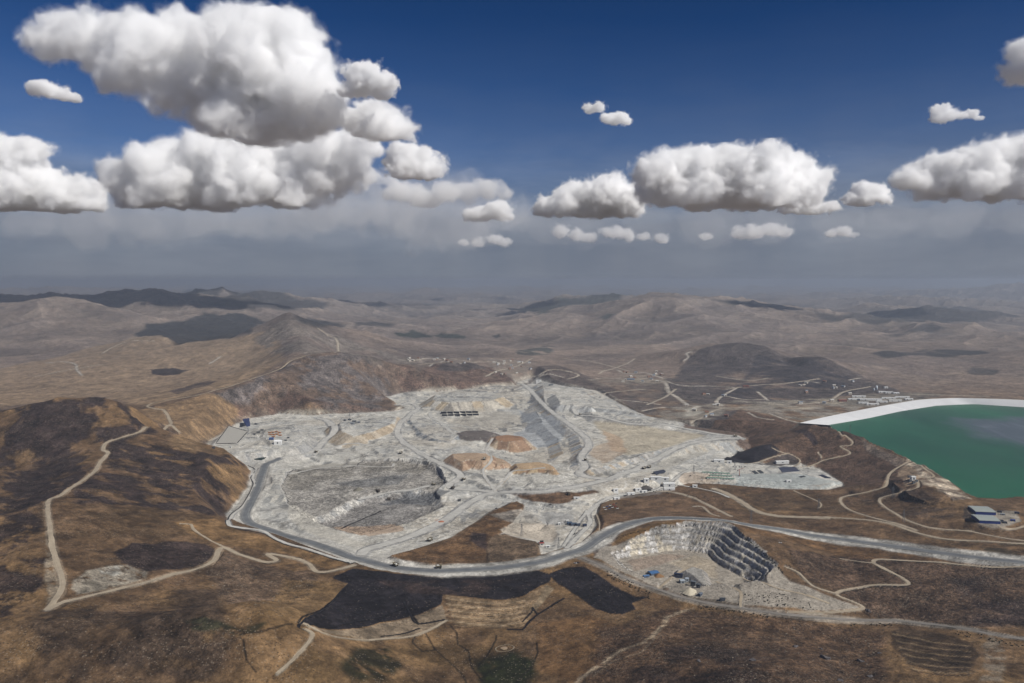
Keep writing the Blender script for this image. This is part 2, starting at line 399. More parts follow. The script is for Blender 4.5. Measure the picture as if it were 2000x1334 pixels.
def smooth_line(pts, step=6.0):
    p = [np.array(q, float) for q in pts]; p = [2 * p[0] - p[1]] + p + [2 * p[-1] - p[-2]]; out = []
    for i in range(1, len(p) - 2):
        a, b, c, d = p[i - 1:i + 3]; n = max(2, int(np.linalg.norm((c - b)[:2]) / step))
        for k in range(n):
            t_ = k / n
            out.append(.5 * (2 * b + (c - a) * t_ + (2 * a - 5 * b + 4 * c - d) * t_ ** 2 + (3 * b - a - 3 * c + d) * t_ ** 3))
    out.append(p[-2]); return np.array(out)
def xy_of(px, near=640):
    """traced points on the terrain, kept from jumping across a fold of the ground"""
    return [hit(u, v, near=near) for u, v in px]
ROADS = []
def road(px, w_, kind='dirt_road', c=None, verge=None, vw=1.7, label=None, near=640, cut=.9, fill=.7, avg=9, zfix=None, pts=None, step=6.0, ribbon=True):
    pts = pts or [PZ(u, v, zfix) if zfix is not None else hit(u, v, near=near) for u, v in px]
    L = smooth_line(pts, step)
    z = hgt(L[:, 0], np.clip(L[:, 1], RY[0] + 1, RY[-2])); k = np.ones(2 * avg + 1) / (2 * avg + 1)
    z = np.convolve(np.pad(z, avg, 'edge'), k, 'valid'); L[:, 2] = z
    P3 = [tuple(q) for q in L[::2]] + [tuple(L[-1])]
    W = win(P3, w_ * 3 + 12)
    d, zr, _ = seg_dist(GX[W], GY[W], P3)
    dd = np.maximum(d - w_ * .6, 0); t_ = GZ[W]
    GZ[W] = np.where(d < w_ * 3 + 10, np.clip(t_, zr - dd * fill, zr + dd * cut), t_)
    if verge is not None:
        xx, yy = warp(W, w_ * .25, w_ * 2.5, 3); dv, _, _ = seg_dist(xx, yy, P3)
        m_ = sstep(w_ * vw * .62, w_ * vw * .40, dv)[..., None]; CR[W] = CR[W] * (1 - m_) + np.asarray(verge, np.float32) * m_
        MK[W][..., 0] = np.where(m_[..., 0] > .5, .25, MK[W][..., 0]); MK[W][..., 1] *= 1 - m_[..., 0]
    if c is not None:
        m_ = sstep(w_ * .60, w_ * .42, d)[..., None]; CR[W] = CR[W] * (1 - m_) + np.asarray(c, np.float32) * m_
    if ribbon: ROADS.append((kind, L, w_, label))
    return L

# ------------------------------------------------------------------ the lake bed, the rim of the pit
ZL = 60.0
LAKE_PX = [(1622,830),(1700,817),(1760,804),(1830,793),(1870,791),(1905,790),(2000,796),(2150,806),(2400,845),(2600,900),(2600,990),(2200,985),(1985,975),(1950,978),(1910,978),(1888,970),(1850,946),(1800,914),(1740,887),(1680,863),(1640,846)]
LAKE = [PZ(u, v, ZL) for u, v in LAKE_PX]
W = win(LAKE, 260); sd, _ = poly_sd(*warp(W, 5, 60, 9), LAKE)
t_ = GZ[W]
GZ[W] = np.where(sd < 0, np.minimum(t_, ZL + np.maximum(sd * .35, -14)), np.where((sd < 150) & (GY[W] < 3000), np.maximum(t_, ZL + np.minimum(sd * .5, 5)), t_))
# keep the ground behind the dam low
BD = [P(u, v, D) for u, v, D in [(1570,815,3300),(1700,790,3700),(1850,770,3900),(2400,790,3800),(2600,760,4600),(1500,765,4600),(1450,790,3600)]]
W = win(BD, 300); sd, _ = poly_sd(GX[W], GY[W], BD); lim = 22 + np.maximum(sd, 0) * .35; GZ[W] = np.minimum(GZ[W], lim + (fbm(GX[W], GY[W], 120, 3, 77) - .5) * 6)

MINE_PX = [(372,900),(400,868),(432,842),(470,822),(510,812),(545,808),(600,812),(650,808),(700,806),(775,803),(792,797),(762,785),(752,773),(790,766),(850,766),(900,762),(960,758),(1005,756),(1012,746),(1040,738),(1075,748),(1115,757),(1165,762),(1215,790),(1240,803),(1275,822),(1320,828),(1385,838),(1445,852),(1450,862),(1440,872),(1455,880),(1430,893),(1470,905),(1560,905),(1600,915),(1645,942),(1648,950),(1605,960),(1520,958),(1450,954),(1400,950),(1340,948),(1300,960),(1230,968),(1172,985),(1162,1010),(1168,1030),(1130,1064),(1058,1086),(1052,1062),(975,1046),(1000,1020),(1026,990),(1010,979),(960,1000),(880,1050),(800,1077),(755,1090),(780,1103),(900,1105),(900,1122),(800,1122),(740,1116),(680,1100),(620,1080),(560,1060),(500,1045),(450,1025),(440,1005),(470,975),(490,945),(493,925),(480,908),(440,905),(390,902)]
MINE = [PZ(u, v, 0) for u, v in MINE_PX]
GR0 = A(188, 184, 173); GR1 = A(172, 171, 165); GR2 = A(204, 199, 186); SND = A(172, 156, 130); OR = A(158, 118, 84); ORD = A(130, 92, 66); WHT = A(205, 202, 192)
W = win(MINE, 330)
level(MINE, 0, cut=.95 - .6 * sstep(.2, .36, GX[W] / GY[W]), fill=.5)
W = win(MINE, 60); sd, s_ = poly_sd(*warp(W, 5, 50, 5), MINE); ins = sd < 0
mx, my = GX[W], GY[W]
hb = (fbm(mx, my, 460, 3, 701) - .5) * 62 / 6.5; kb = np.floor(hb); fb = hb - kb
base_in = 6.5 * (kb + sstep(.66, 1, fb)) + (ridged(mx, my, 60, 3, 711) - .5) * 2.4
GZ[W] = GZ[W] + sstep(0, -60, sd) * base_in
m_ = sstep(6, -3, sd)[..., None]
q1, q2, q3 = fbm(mx, my, 160, 5, 721)[..., None], fbm(mx, my, 45, 5, 731)[..., None], fbm(mx, my, 300, 4, 741)[..., None]
pc = np.asarray(GR0, np.float32) * np.ones_like(m_)
pc = pc + (np.asarray(GR1) - pc) * sstep(.48, .62, q1) * .8; pc = pc + (np.asarray(GR2) - pc) * sstep(.5, .66, q2) * .7
pc = pc + (np.asarray(SND) - pc) * sstep(.55, .7, q3) * .35; pc = pc + (np.asarray(A(120, 118, 114)) - pc) * sstep(.60, .72, q2[..., ::1]) * .35
CR[W] = CR[W] * (1 - m_) + pc * m_
MK[W][..., 0] = np.where(ins, .12 + .3 * sstep(.5, .66, fbm(mx, my, 130, 3, 747)), MK[W][..., 0]); MK[W][..., 1] = np.where(ins, .04, MK[W][..., 1])
ZN[W] = np.where(ins, 1, ZN[W])
# tyre tracks and scraped lines that follow the lie of the floor, and dark broken ground
def hair(L, n, w_, sd_): 
    f_ = fbm(mx, my, L, 3, sd_) * n; return sstep(w_, w_ * .35, np.abs(f_ - np.round(f_)))
fc = (sstep(.64, .74, fb) * (sd < -30) * .8 * (vnoise(mx / 90, my / 90, 757) > .35))[..., None]
fcol = np.where((vnoise(mx / 16, my / 60, 759) > .5)[..., None], np.asarray(A(138, 138, 134)), np.asarray(A(196, 190, 176))) * (.8 + .4 * fbm(mx, my, 9, 2, 758))[..., None]
CR[W] = CR[W] * (1 - fc) + fcol * fc
on = fbm(mx, my, 260, 3, 751)
for L_, n_, w_, sd_, c_, k_ in ((180, 14, .12, 761, GR2, .75), (240, 18, .12, 771, A(120, 121, 120), .6), (120, 10, .10, 781, A(206, 203, 194), .7)):
    h_ = (hair(L_, n_, w_, sd_) * sstep(.40, .52, on if sd_ != 771 else 1 - on) * k_ * m_[..., 0])[..., None]; CR[W] = CR[W] * (1 - h_) + np.asarray(c_, np.float32) * h_
br = (sstep(.58, .68, fbm(mx, my, 26, 4, 791)) * sstep(.46, .6, fbm(mx, my, 200, 3, 795)) * .5 * m_[..., 0])[..., None]; CR[W] = CR[W] * (1 - br) + np.asarray(A(96, 94, 90), np.float32) * br
# pale rock laid bare where the hill was cut back
zc = GZ[W]; cutm = sstep(34, 4, sd + 10 * (q2[..., 0] - .5)) * (sd > -4) * sstep(3, 9, zc) * (my > 2900)
CR[W] = CR[W] * (1 - cutm[..., None]) + (np.asarray(A(186, 178, 160)) * (.75 + .5 * q2)) * cutm[..., None]

# ------------------------------------------------------------------ heaps, benches and basins of the mine
LG = [A(174, 170, 161), A(164, 161, 154), A(182, 178, 169), A(154, 153, 149)]
TANP = [A(174, 147, 120), A(160, 132, 106), A(184, 160, 134), A(142, 114, 92)]
basin([(560,922),(600,905),(700,896),(800,900),(852,912),(872,945),(850,962),(868,990),(800,1022),(705,1048),(640,1030),(590,1008),(560,985),(548,950)], -7, .4, LG, seed=1, floor=A(152, 147, 138), frough=1.0)
basin([(625,1005),(660,990),(705,968),(760,957),(820,955),(850,963),(868,988),(800,1020),(705,1046),(640,1030),(600,1012)], -26, .62, LG, seed=2, zp=-7, floor=A(138, 134, 128), frough=.8)
mound([(395,893),(430,852),(470,834),(520,822),(570,826),(602,845),(600,866),(560,878),(500,884),(440,892)], 17, .6, LG, seed=3)
mound([(520,838),(550,830),(580,835),(590,852),(575,864),(530,866),(512,852)], 24, .5, LG, seed=4, rib=.4)
mound([(655,828),(700,813),(775,812),(772,824),(728,843),(692,852),(668,843)], 28, .55, [A(176, 158, 132), A(162, 146, 122), A(184, 170, 148)], seed=5, rib=.9)
mound([(850,772),(900,764),(960,766),(985,774),(960,782),(880,786),(845,781)], 36, .6, [A(176, 160, 134), A(200, 194, 180), A(140, 134, 124), A(188, 180, 164)], seed=6, rib=2, ribw=12)
mound([(800,820),(828,815),(860,830),(900,846),(880,862),(850,858),(818,842)], 12, .45, [A(150, 152, 152), A(110, 116, 120), A(178, 174, 166)], seed=7, rib=1.5)
mound([(1045,800),(1062,830),(1090,858),(1100,885),(1060,915),(1100,935),(1180,928),(1300,893),(1455,868),(1448,846),(1300,826),(1205,790),(1120,762),(1050,750)], 13, .42, [A(168, 168, 164), A(156, 158, 158), A(190, 184, 172), A(176, 160, 136), A(142, 146, 148)], seed=8, rib=1.8, ribw=11)
mound([(1062,792),(1090,820),(1130,852),(1138,880),(1128,908),(1150,918),(1200,905),(1300,876),(1448,860),(1440,846),(1300,826),(1208,792),(1130,765),(1060,752)], 31, .44, [A(166, 166, 162), A(154, 157, 158), A(194, 188, 176), A(176, 160, 136), A(152, 149, 142), A(176, 172, 164)], seed=9, rib=1.9, ribw=11)
mound([(1085,770),(1130,768),(1190,785),(1240,806),(1200,800),(1130,792),(1095,790)], 58, .6, [A(170, 170, 166), A(150, 150, 146), A(184, 182, 174)], seed=10, rib=1.5)
mound([(1150,803),(1180,797),(1260,812),(1330,824),(1300,828),(1220,820),(1165,815)], 48, .4, [A(188, 184, 174), A(170, 168, 162)], seed=11, rib=1)
mound([(884,886),(915,884),(955,885),(962,893),(948,902),(915,897),(898,903),(888,897)], 36, .75, TANP, seed=12, rib=1.8, ribw=8, top=A(176, 150, 122))
mound([(966,893),(982,897),(986,906),(972,908),(962,900)], 26, .7, TANP, seed=13, rib=1, ribw=7, top=A(176, 150, 122))
mound([(1008,905),(1050,902),(1072,906),(1084,920),(1066,916),(1040,917),(1012,913)], 30, .7, [A(180, 150, 112), A(160, 128, 96), A(188, 164, 128), A(130, 110, 90)], seed=14, rib=2, ribw=9, top=A(182, 154, 118))
mound([(965,852),(990,849),(1018,852),(1024,858),(1000,862),(972,861)], 20, .6, [A(166, 136, 108), A(180, 160, 134), A(146, 118, 94)], seed=15, rib=1, ribw=8, top=A(162, 124, 92))
mound([(893,846),(912,841),(945,840),(968,846),(955,854),(920,856)], 16, .5, [A(112, 104, 96), A(96, 88, 84)], seed=16, rib=.8, top=A(104, 96, 90))
mound([(760,868),(800,862),(830,880),(850,895),(820,896),(780,885)], 9, .4, LG, seed=17, rib=1)
mound([(1350,905),(1440,903),(1560,908),(1600,917),(1640,940),(1600,950),(1480,948),(1380,940),(1340,925)], 8, .7, [A(176, 178, 172), A(160, 164, 160)], seed=18, rib=1.4)
mound([(930,1000),(985,990),(1040,1003),(1060,1020),(1010,1030),(960,1020)], 3, .4, LG, seed=19, rib=.5)
# ------------------------------------------------------------------ cover of the natural ground
def grey(k): return A(k, k * .985, k * .95)
BUR = A(58, 47, 44); BUR2 = A(72, 58, 50); NAVY = A(50, 52, 54)
# burnt hill and slopes on the left
zone([(-200,815),(0,800),(120,779),(200,776),(250,800),(310,845),(255,860),(200,905),(150,945),(90,985),(0,1020),(-200,1060)], BUR, 12, 14, .96, nz=(80, .38, .52, .6), rough=.7, seed=1)
zone([(215,865),(300,862),(385,885),(475,905),(468,930),(445,985),(425,1010),(350,1000),(250,985),(150,985),(150,950),(200,915)], BUR, 10, 16, .96, nz=(70, .38, .53, 1.3), rough=.7, seed=2)
zone([(400,915),(470,910),(476,935),(450,955),(420,935)], OCH, 6, 8, .85)
zone([(-200,980),(0,990),(80,1010),(90,1110),(85,1180),(0,1210),(-200,1220)], BUR, 8, 12, .9, nz=(50, .40, .54), rough=.7, seed=3)
zone([(150,1000),(300,990),(420,1010),(430,1040),(340,1050),(200,1050),(140,1070)], A(88, 68, 44), 8, 10, .8, nz=(80, .35, .55), seed=4)
zone([(225,1080),(260,1060),(330,1058),(400,1062),(425,1078),(410,1098),(350,1112),(285,1118),(240,1100)], BUR, 5, 8, .95, rough=.7, seed=5)
zone([(340,1020),(420,1012),(440,1025),(520,1048),(620,1080),(680,1100),(640,1112),(560,1080),(470,1070),(380,1050)], A(134, 102, 60), 8, 6, .8)
zone([(440,1080),(520,1105),(600,1115),(620,1130),(600,1170),(500,1175),(420,1150),(400,1115)], A(104, 84, 66), 8, 12, .85, rough=.7, speck=.7, seed=6)
zone([(560,1130),(650,1135),(670,1150),(600,1205),(500,1215),(540,1170)], A(126, 98, 60), 8, 10, .8)
zone([(0,1230),(150,1190),(300,1160),(420,1150),(450,1250),(400,1334),(200,1400),(-100,1400)], A(74, 60, 48), 14, 20, .85, nz=(120, .35, .55), rough=.7, seed=7)
zone([(320,1230),(480,1200),(620,1215),(560,1250),(470,1300),(300,1300)], A(120, 92, 54), 12, 16, .7, nz=(90, .4, .6), seed=8)
zone([(350,1215),(400,1205),(470,1225),(520,1215),(500,1235),(440,1240),(380,1230)], A(48, 50, 32), 4, 8, .85, nz=(25, .38, .5), seed=9)
zone([(600,1250),(760,1262),(880,1250),(1010,1262),(1030,1334),(980,1420),(640,1420),(560,1334)], A(88, 68, 40), 14, 18, .8, nz=(80, .38, .58), seed=10)
zone([(690,1265),(760,1260),(790,1300),(750,1334),(700,1330),(660,1300)], A(44, 42, 24), 8, 12, .95, nz=(50, .3, .45), seed=11)
zone([(940,1290),(1020,1270),(1060,1290),(1050,1334),(1020,1420),(930,1420)], A(40, 44, 20), 12, 30, 1, nz=(45, .28, .42), seed=12)
zone([(1040,1215),(1150,1200),(1240,1230),(1200,1290),(1120,1334),(1060,1310)], A(116, 84, 48), 10, 14, .75)
zone([(1180,1230),(1320,1190),(1500,1205),(1730,1230),(1730,1334),(1700,1450),(1100,1450),(1140,1330)], A(90, 68, 50), 12, 14, .85, rough=.9, speck=.85)
zone([(1250,1260),(1400,1240),(1500,1290),(1480,1400),(1200,1400)], A(66, 52, 44), 14, 18, .8, nz=(70, .4, .55), rough=.9, speck=.8, seed=13)
zone([(1540,1070),(1700,1085),(1900,1105),(2150,1120),(2150,1240),(1900,1225),(1700,1205),(1690,1185),(1640,1160),(1560,1120)], A(92, 72, 56), 10, 10, .9, rough=1.0, speck=.95)
zone([(1850,1130),(2150,1130),(2150,1240),(1900,1220)], A(64, 52, 48), 16, 20, .8, nz=(70, .38, .55), rough=1, speck=.9, seed=14)
zone([(1440,1025),(1600,1055),(1900,1095),(2100,1110),(1700,1092),(1560,1060),(1460,1040)], A(112, 82, 48), 6, 5, .8)
zone([(1200,1060),(1250,1032),(1330,1018),(1420,1022),(1440,1034),(1390,1030),(1320,1032),(1250,1050)], A(126, 94, 48), 3, 3, .9)
zone([(1165,1025),(1200,1000),(1280,975),(1350,975),(1430,1000),(1430,1012),(1340,1008),(1240,1018),(1170,1045)], A(114, 88, 62), 4, 5, .9)
zone([(985,962),(1050,963),(1100,961),(1160,957),(1172,961),(1140,967),(1115,980),(1080,984),(1040,979),(1010,969)], A(110, 84, 60), 4, 4, 1, rough=.5, zid=0)
zone([(780,1080),(850,1066),(900,1045),(960,1001),(1000,980),(1022,984),(1022,996),(1000,1022),(972,1045),(955,1060),(945,1095),(900,1102),(840,1104),(790,1098),(760,1088)], A(108, 80, 50), 4, 3, 1, rough=.5, zid=0)
zone([(920,1040),(950,1042),(952,1075),(940,1070),(915,1055)], A(62, 50, 48), 4, 4, .9)
zone([(955,1050),(985,1042),(1055,1062),(1052,1085),(985,1095),(955,1102),(950,1080)], A(112, 92, 70), 4, 3, 1, rough=.6, speck=.4, zid=0)
zone([(1130,1150),(1230,1060)][:0] or [(1160,1075),(1180,1060),(1195,1062),(1190,1075),(1175,1090),(1160,1092)], A(96, 84, 76), 3, 3, .9)
# hill beside the lake
zone([(1330,838),(1400,803),(1450,800),(1545,822),(1640,836),(1700,870),(1800,915),(1850,948),(1790,960),(1700,950),(1640,940),(1600,915),(1560,905),(1500,905),(1455,880),(1440,868),(1445,852)], A(96, 74, 58), 8, 8, .9, rough=.6)
zone([(1340,835),(1400,805),(1440,802),(1430,812),(1390,835)], A(84, 78, 76), 6, 8, .8)
zone([(1500,865),(1540,855),(1590,875),(1560,892),(1520,885)][:0] or [(1548,842),(1565,838),(1590,850),(1598,866),(1590,870),(1575,855)], A(48, 40, 42), 3, 6, .9)
zone([(1640,840),(1680,855),(1760,893),(1850,950),(1895,975),(1860,978),(1790,925),(1740,905),(1690,880)], A(134, 118, 102), 4, 8, .8, rough=.8, speck=.4)
zone([(1760,893),(1810,905),(1860,945),(1900,975),(1850,965),(1790,940)], A(184, 168, 144), 3, 6, .9, nz=(26, .34, .54), seed=15)
zone([(1758,905),(1790,915),(1796,945),(1768,950),(1752,930)], A(158, 134, 106), 3, 4, .9)
zone([(1660,960),(1740,950),(1800,960),(1870,985),(1870,1010),(1780,1010),(1700,990),(1650,985)], A(74, 60, 50), 6, 10, .8, nz=(50, .38, .55), rough=.7, speck=.4, seed=16)
zone([(1450,960),(1600,962),(1640,975),(1660,1000),(1560,1000),(1480,990)], A(90, 70, 48), 6, 8, .8)
zone([(1860,1060),(2050,1062),(2050,1095),(1950,1090),(1880,1075)], A(74, 66, 48), 5, 8, .8, nz=(40, .38, .5), seed=17)
# grey hill over the pit
E_ = [(290,800),(400,768),(480,745),(530,727),(565,708),(605,694),(660,689),(760,705),(860,712),(925,710),(985,735),(1008,752),(900,760),(790,764),(750,772),(775,803),(640,806),(545,806),(470,820),(400,865),(330,850)]
zone(E_, A(112, 92, 76), 12, 18, .85, rough=.8, seed=18)
zone([(400,775),(480,748),(565,710),(605,696),(660,691),(760,707),(760,770),(740,800),(640,800),(560,770),(470,790)], A(106, 98, 94), 20, 30, .9, nz=(90, .36, .52), rough=1, speck=.3, seed=19)
zone([(460,790),(560,770),(640,790),(775,798),(700,806),(545,806),(470,818),(420,815)], A(104, 80, 66), 12, 20, .8, nz=(70, .38, .5), seed=20)
zone([(770,712),(925,710),(1008,752),(900,760),(780,764)], A(108, 84, 70), 12, 16, .85, nz=(60, .3, .5), rough=1, seed=21)
zone([(860,712),(925,710),(950,722),(900,726),(850,722)], A(78, 72, 70), 12, 14, .8)
zone([(280,800),(400,770),(470,800),(460,820),(400,865),(385,885),(330,870),(350,850),(320,830)], A(138, 110, 74), 14, 18, .85, rough=.4)
# slopes behind
zone([(0,720),(140,690),(266,657),(371,667),(470,657),(540,640),(560,700),(480,742),(400,765),(290,795),(200,772),(0,795),(-200,800)], A(146, 121, 90), 20, 30, .85, rough=.12)
zone([(500,660),(567,622),(640,650),(760,690),(810,708),(740,712),(660,688),(600,693)], A(118, 108, 98), 20, 30, .85, nz=(180, .3, .5), rough=.7, seed=22)
zone([(293,722),(310,720),(345,720),(370,723),(350,731),(320,734),(298,731)], A(50, 44, 46), 6, 14, .95)
zone([(325,765),(360,755),(400,745),(425,742),(415,750),(380,758),(345,770)], A(74, 62, 58), 6, 14, .85, nz=(60, .35, .5), seed=23)
zone([(270,655),(285,632),(330,628),(370,622),(400,612),(440,615),(470,610),(500,622),(515,630),(480,655),(434,660),(371,668),(320,658)], NAVY, 25, 70, .97, rough=.3, wl=300)  # cloud shadow painted into the ground colour as a dark patch
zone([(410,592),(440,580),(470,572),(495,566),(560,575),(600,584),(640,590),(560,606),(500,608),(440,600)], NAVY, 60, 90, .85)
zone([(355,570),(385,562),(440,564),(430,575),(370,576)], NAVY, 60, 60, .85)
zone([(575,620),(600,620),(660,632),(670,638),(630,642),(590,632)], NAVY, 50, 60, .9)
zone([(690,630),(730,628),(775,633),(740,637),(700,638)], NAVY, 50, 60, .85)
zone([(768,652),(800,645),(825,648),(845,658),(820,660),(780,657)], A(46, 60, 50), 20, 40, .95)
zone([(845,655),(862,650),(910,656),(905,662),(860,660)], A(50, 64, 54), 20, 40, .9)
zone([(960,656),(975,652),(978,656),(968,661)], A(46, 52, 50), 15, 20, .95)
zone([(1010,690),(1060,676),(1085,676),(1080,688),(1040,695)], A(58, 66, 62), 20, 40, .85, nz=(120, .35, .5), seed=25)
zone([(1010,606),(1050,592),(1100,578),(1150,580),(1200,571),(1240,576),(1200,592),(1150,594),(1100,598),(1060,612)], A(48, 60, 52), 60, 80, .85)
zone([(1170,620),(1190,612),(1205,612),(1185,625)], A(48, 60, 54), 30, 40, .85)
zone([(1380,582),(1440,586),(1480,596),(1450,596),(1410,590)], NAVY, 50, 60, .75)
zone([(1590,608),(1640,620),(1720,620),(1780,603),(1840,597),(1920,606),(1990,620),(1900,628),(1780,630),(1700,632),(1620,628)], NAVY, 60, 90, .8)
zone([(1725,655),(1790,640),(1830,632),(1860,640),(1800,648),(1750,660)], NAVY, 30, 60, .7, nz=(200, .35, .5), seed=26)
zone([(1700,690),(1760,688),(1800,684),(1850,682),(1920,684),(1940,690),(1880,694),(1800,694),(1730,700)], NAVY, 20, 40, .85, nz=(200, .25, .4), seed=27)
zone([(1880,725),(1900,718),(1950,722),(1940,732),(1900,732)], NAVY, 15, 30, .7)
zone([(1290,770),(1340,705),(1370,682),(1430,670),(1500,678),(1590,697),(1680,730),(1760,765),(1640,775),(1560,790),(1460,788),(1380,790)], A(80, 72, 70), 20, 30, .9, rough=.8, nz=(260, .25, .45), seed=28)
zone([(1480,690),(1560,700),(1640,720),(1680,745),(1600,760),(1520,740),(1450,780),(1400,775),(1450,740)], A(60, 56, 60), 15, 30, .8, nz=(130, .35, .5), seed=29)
zone([(1000,765),(1040,722),(1090,714),(1150,735),(1210,765),(1280,790),(1280,815),(1220,790),(1170,762),(1100,752),(1045,736)], A(88, 76, 70), 14, 20, .85, rough=.7, seed=30)
zone([(1220,745),(1340,730),(1400,760),(1420,800),(1340,830),(1280,820),(1230,790)], A(92, 84, 78), 14, 24, .7, nz=(80, .35, .55), seed=31)
zone([(1420,800),(1480,785),(1560,780),(1640,778),(1700,785),(1680,800),(1570,822),(1500,808),(1450,800)], A(140, 134, 122), 10, 20, .8, nz=(60, .3, .55), seed=32)
zone([(1440,795),(1500,788),(1600,776),(1690,778),(1660,790),(1560,800)], A(158, 146, 124), 8, 16, .8, nz=(60, .35, .6), seed=33)
zone([(1640,790),(1680,770),(1790,766),(1850,770),(1800,780),(1700,795)], A(104, 98, 88), 8, 16, .7)
zone([(950,700),(1050,705),(1030,735),(1000,740),(960,720)], A(130, 120, 108), 10, 24, .6, nz=(60, .4, .6), seed=34)
zone([(820,745),(760,690),(800,700),(860,705)], A(120, 108, 96), 14, 20, .5)

# ------------------------------------------------------------------ burnt fields, quarry ground, terraces of the foreground
zone([(650,1127),(690,1110),(760,1118),(850,1127),(960,1124),(1010,1119),(1050,1114),(1078,1122),(1074,1136),(1060,1142),(1020,1165),(980,1172),(935,1168),(865,1160),(862,1180),(820,1200),(745,1215),(680,1229),(640,1229),(600,1222),(590,1215),(640,1180),(670,1150),(682,1140),(655,1132)], A(38, 34, 37), 1.1, 1.2, 1, rough=.6, speck=.15, zid=2, wl=14)
zone([(730,1135),(850,1132),(1000,1130),(1040,1145),(930,1162),(800,1160)], A(66, 52, 46), 10, 10, .7, nz=(40, .35, .55), seed=40)
zone([(1070,1122),(1105,1109),(1140,1107),(1165,1120),(1200,1145),(1240,1165),(1267,1166),(1235,1178),(1242,1190),(1215,1200),(1190,1198),(1160,1188),(1130,1165),(1090,1140)], A(38, 34, 37), 1.1, 1.2, 1, rough=.6, speck=.15, zid=2, wl=14)
zone([(865,1182),(872,1212),(820,1236),(740,1248),(660,1241),(590,1226),(640,1230),(680,1230),(745,1217),(820,1201)], A(140, 122, 98), 1.6, 2.5, .95, speck=.3, wl=12)
zone([(870,1162),(935,1170),(980,1174),(1020,1167),(1065,1142),(1080,1150),(1040,1200),(1020,1225),(960,1228),(890,1222)], A(146, 120, 86), 2, 2, .95)
for k in range(5):
    o = k * 11
    band([(872,1168 + o),(930,1176 + o * .98),(985,1180 + o * .95),(1030,1172 + o * .9)], 2.8, A(176, 152, 118), 1, .8, .9)
    band([(872,1173 + o),(930,1181 + o * .98),(985,1185 + o * .95),(1030,1177 + o * .9)], 2.6, A(78, 60, 42), 1, .8, .85)
zone([(1068,1142),(1082,1150),(1045,1195),(1035,1192)], A(150, 130, 100), 1.5, 2, .8)
for a_, b_ in (((480,1270),(560,1232)), ((488,1285),(578,1238)), ((500,1300),(592,1246)), ((520,1308),(600,1256))):
    band([a_, ((a_[0] + b_[0]) / 2 + 6, (a_[1] + b_[1]) / 2 + 2), b_], 2.6, A(146, 116, 78), 1.2, 1.5, .75)
zone([(478,1240),(560,1226),(605,1240),(570,1285),(535,1315),(490,1295)], A(132, 102, 66), 3, 3, .5)
# terraced field at the right
TF = [(1742,1232),(1765,1226),(1830,1235),(1890,1252),(1915,1280),(1890,1315),(1830,1318),(1770,1290),(1742,1262)]
zone(TF, A(86, 68, 48), 3, 2, .95, rough=.4, speck=.1)
for k in range(6):
    band([(1744 + k * 7, 1238 + k * 13),(1765 + k * 6, 1242 + k * 13.5),(1830 + k * 3, 1255 + k * 12),(1895, 1262 + k * 10.5)], 3.6, A(150, 126, 92), 1, .8, .95)
zone([(1930,1240),(1950,1250),(1965,1280),(1960,1330),(1915,1330),(1925,1290),(1918,1268)], A(146, 132, 112), 4, 6, .8, nz=(18, .3, .6), seed=41)
for k in range(6):
    band([(1744 + k * 7, 1242.5 + k * 13),(1765 + k * 6, 1246.5 + k * 13.5),(1830 + k * 3, 1259.5 + k * 12),(1895, 1266.5 + k * 10.5)], 3.4, A(54, 42, 32), 1, .8, .9)
# quarry
QO = [(1160,1088),(1175,1068),(1210,1062),(1260,1046),(1320,1029),(1395,1028),(1445,1055),(1505,1098),(1545,1135),(1610,1160),(1690,1190),(1600,1198),(1450,1182),(1350,1165),(1280,1145),(1210,1115)]
zone(QO, A(156, 147, 133), 3, 4, 1, rough=.3, speck=.2, zid=3, wl=20)
zf = hit(1300, 1150)[2] - 3
QF = [PZ(u, v, zf) for u, v in [(1205,1092),(1250,1083),(1300,1077),(1345,1075),(1382,1082),(1396,1098),(1430,1116),(1468,1140),(1452,1152),(1380,1152),(1320,1150),(1270,1138),(1225,1115)]]
W = win(QF, 140); sd, s_ = poly_sd(*warp(W, 3.5, 28, 8), QF); d = np.maximum(sd, 0)
bh, bw = 10.0, 12.2
kk = np.floor(d / bw); fr_ = d / bw - kk
terr = zf + bh * (kk + sstep(0, .46, fr_)) + (vnoise(s_ / 5, d / 5, 801) - .5) * 2.2 * sstep(0, 5, d)
old = GZ[W].copy(); GZ[W] = np.where(sd < 0, zf + (fbm(GX[W], GY[W], 30, 3, 805) - .5) * 2, np.minimum(old, terr))
cutm = (old > GZ[W] + .5) & (sd > 0); steep = cutm & (fr_ < .5)
rn = vnoise(s_ / 4, d / 40, 811)[..., None]; cc = np.asarray(A(186, 183, 178)) * (.66 + .6 * rn)
cc = np.where((vnoise(s_ / 11, d / 25, 815) > .68)[..., None], np.asarray(A(186, 176, 156)), cc)
CR[W] = np.where(steep[..., None], cc, np.where(cutm[..., None], np.asarray(A(150, 144, 134), np.float32), CR[W]))
MK[W][..., 0] = np.where(cutm, .5, MK[W][..., 0])
zone([(1300,1100),(1360,1085),(1400,1100),(1400,1130),(1330,1110)], A(170, 156, 134), 6, 6, .8, seed=42)
zone([(1225,1095),(1290,1082),(1340,1085),(1300,1100),(1240,1115)], A(150, 130, 112), 5, 6, .7, seed=43)
mound([(1330,1110),(1350,1106),(1372,1112),(1376,1128),(1385,1146),(1372,1140),(1350,1122)], zf + 11, .8, [A(140, 136, 130), A(120, 118, 114), A(156, 150, 142)], seed=20, rib=1, ribw=4, top=A(150, 146, 138))
# dark heap between the pads
zone([(1412,898),(1440,881),(1478,872),(1515,872),(1528,884),(1485,899),(1460,905),(1425,902)], A(40, 36, 40), 1.5, 3, 1, rough=.5, speck=0)
zone([(1470,906),(1532,886),(1552,888),(1560,904),(1525,910)], A(74, 66, 62), 2, 3, .95)
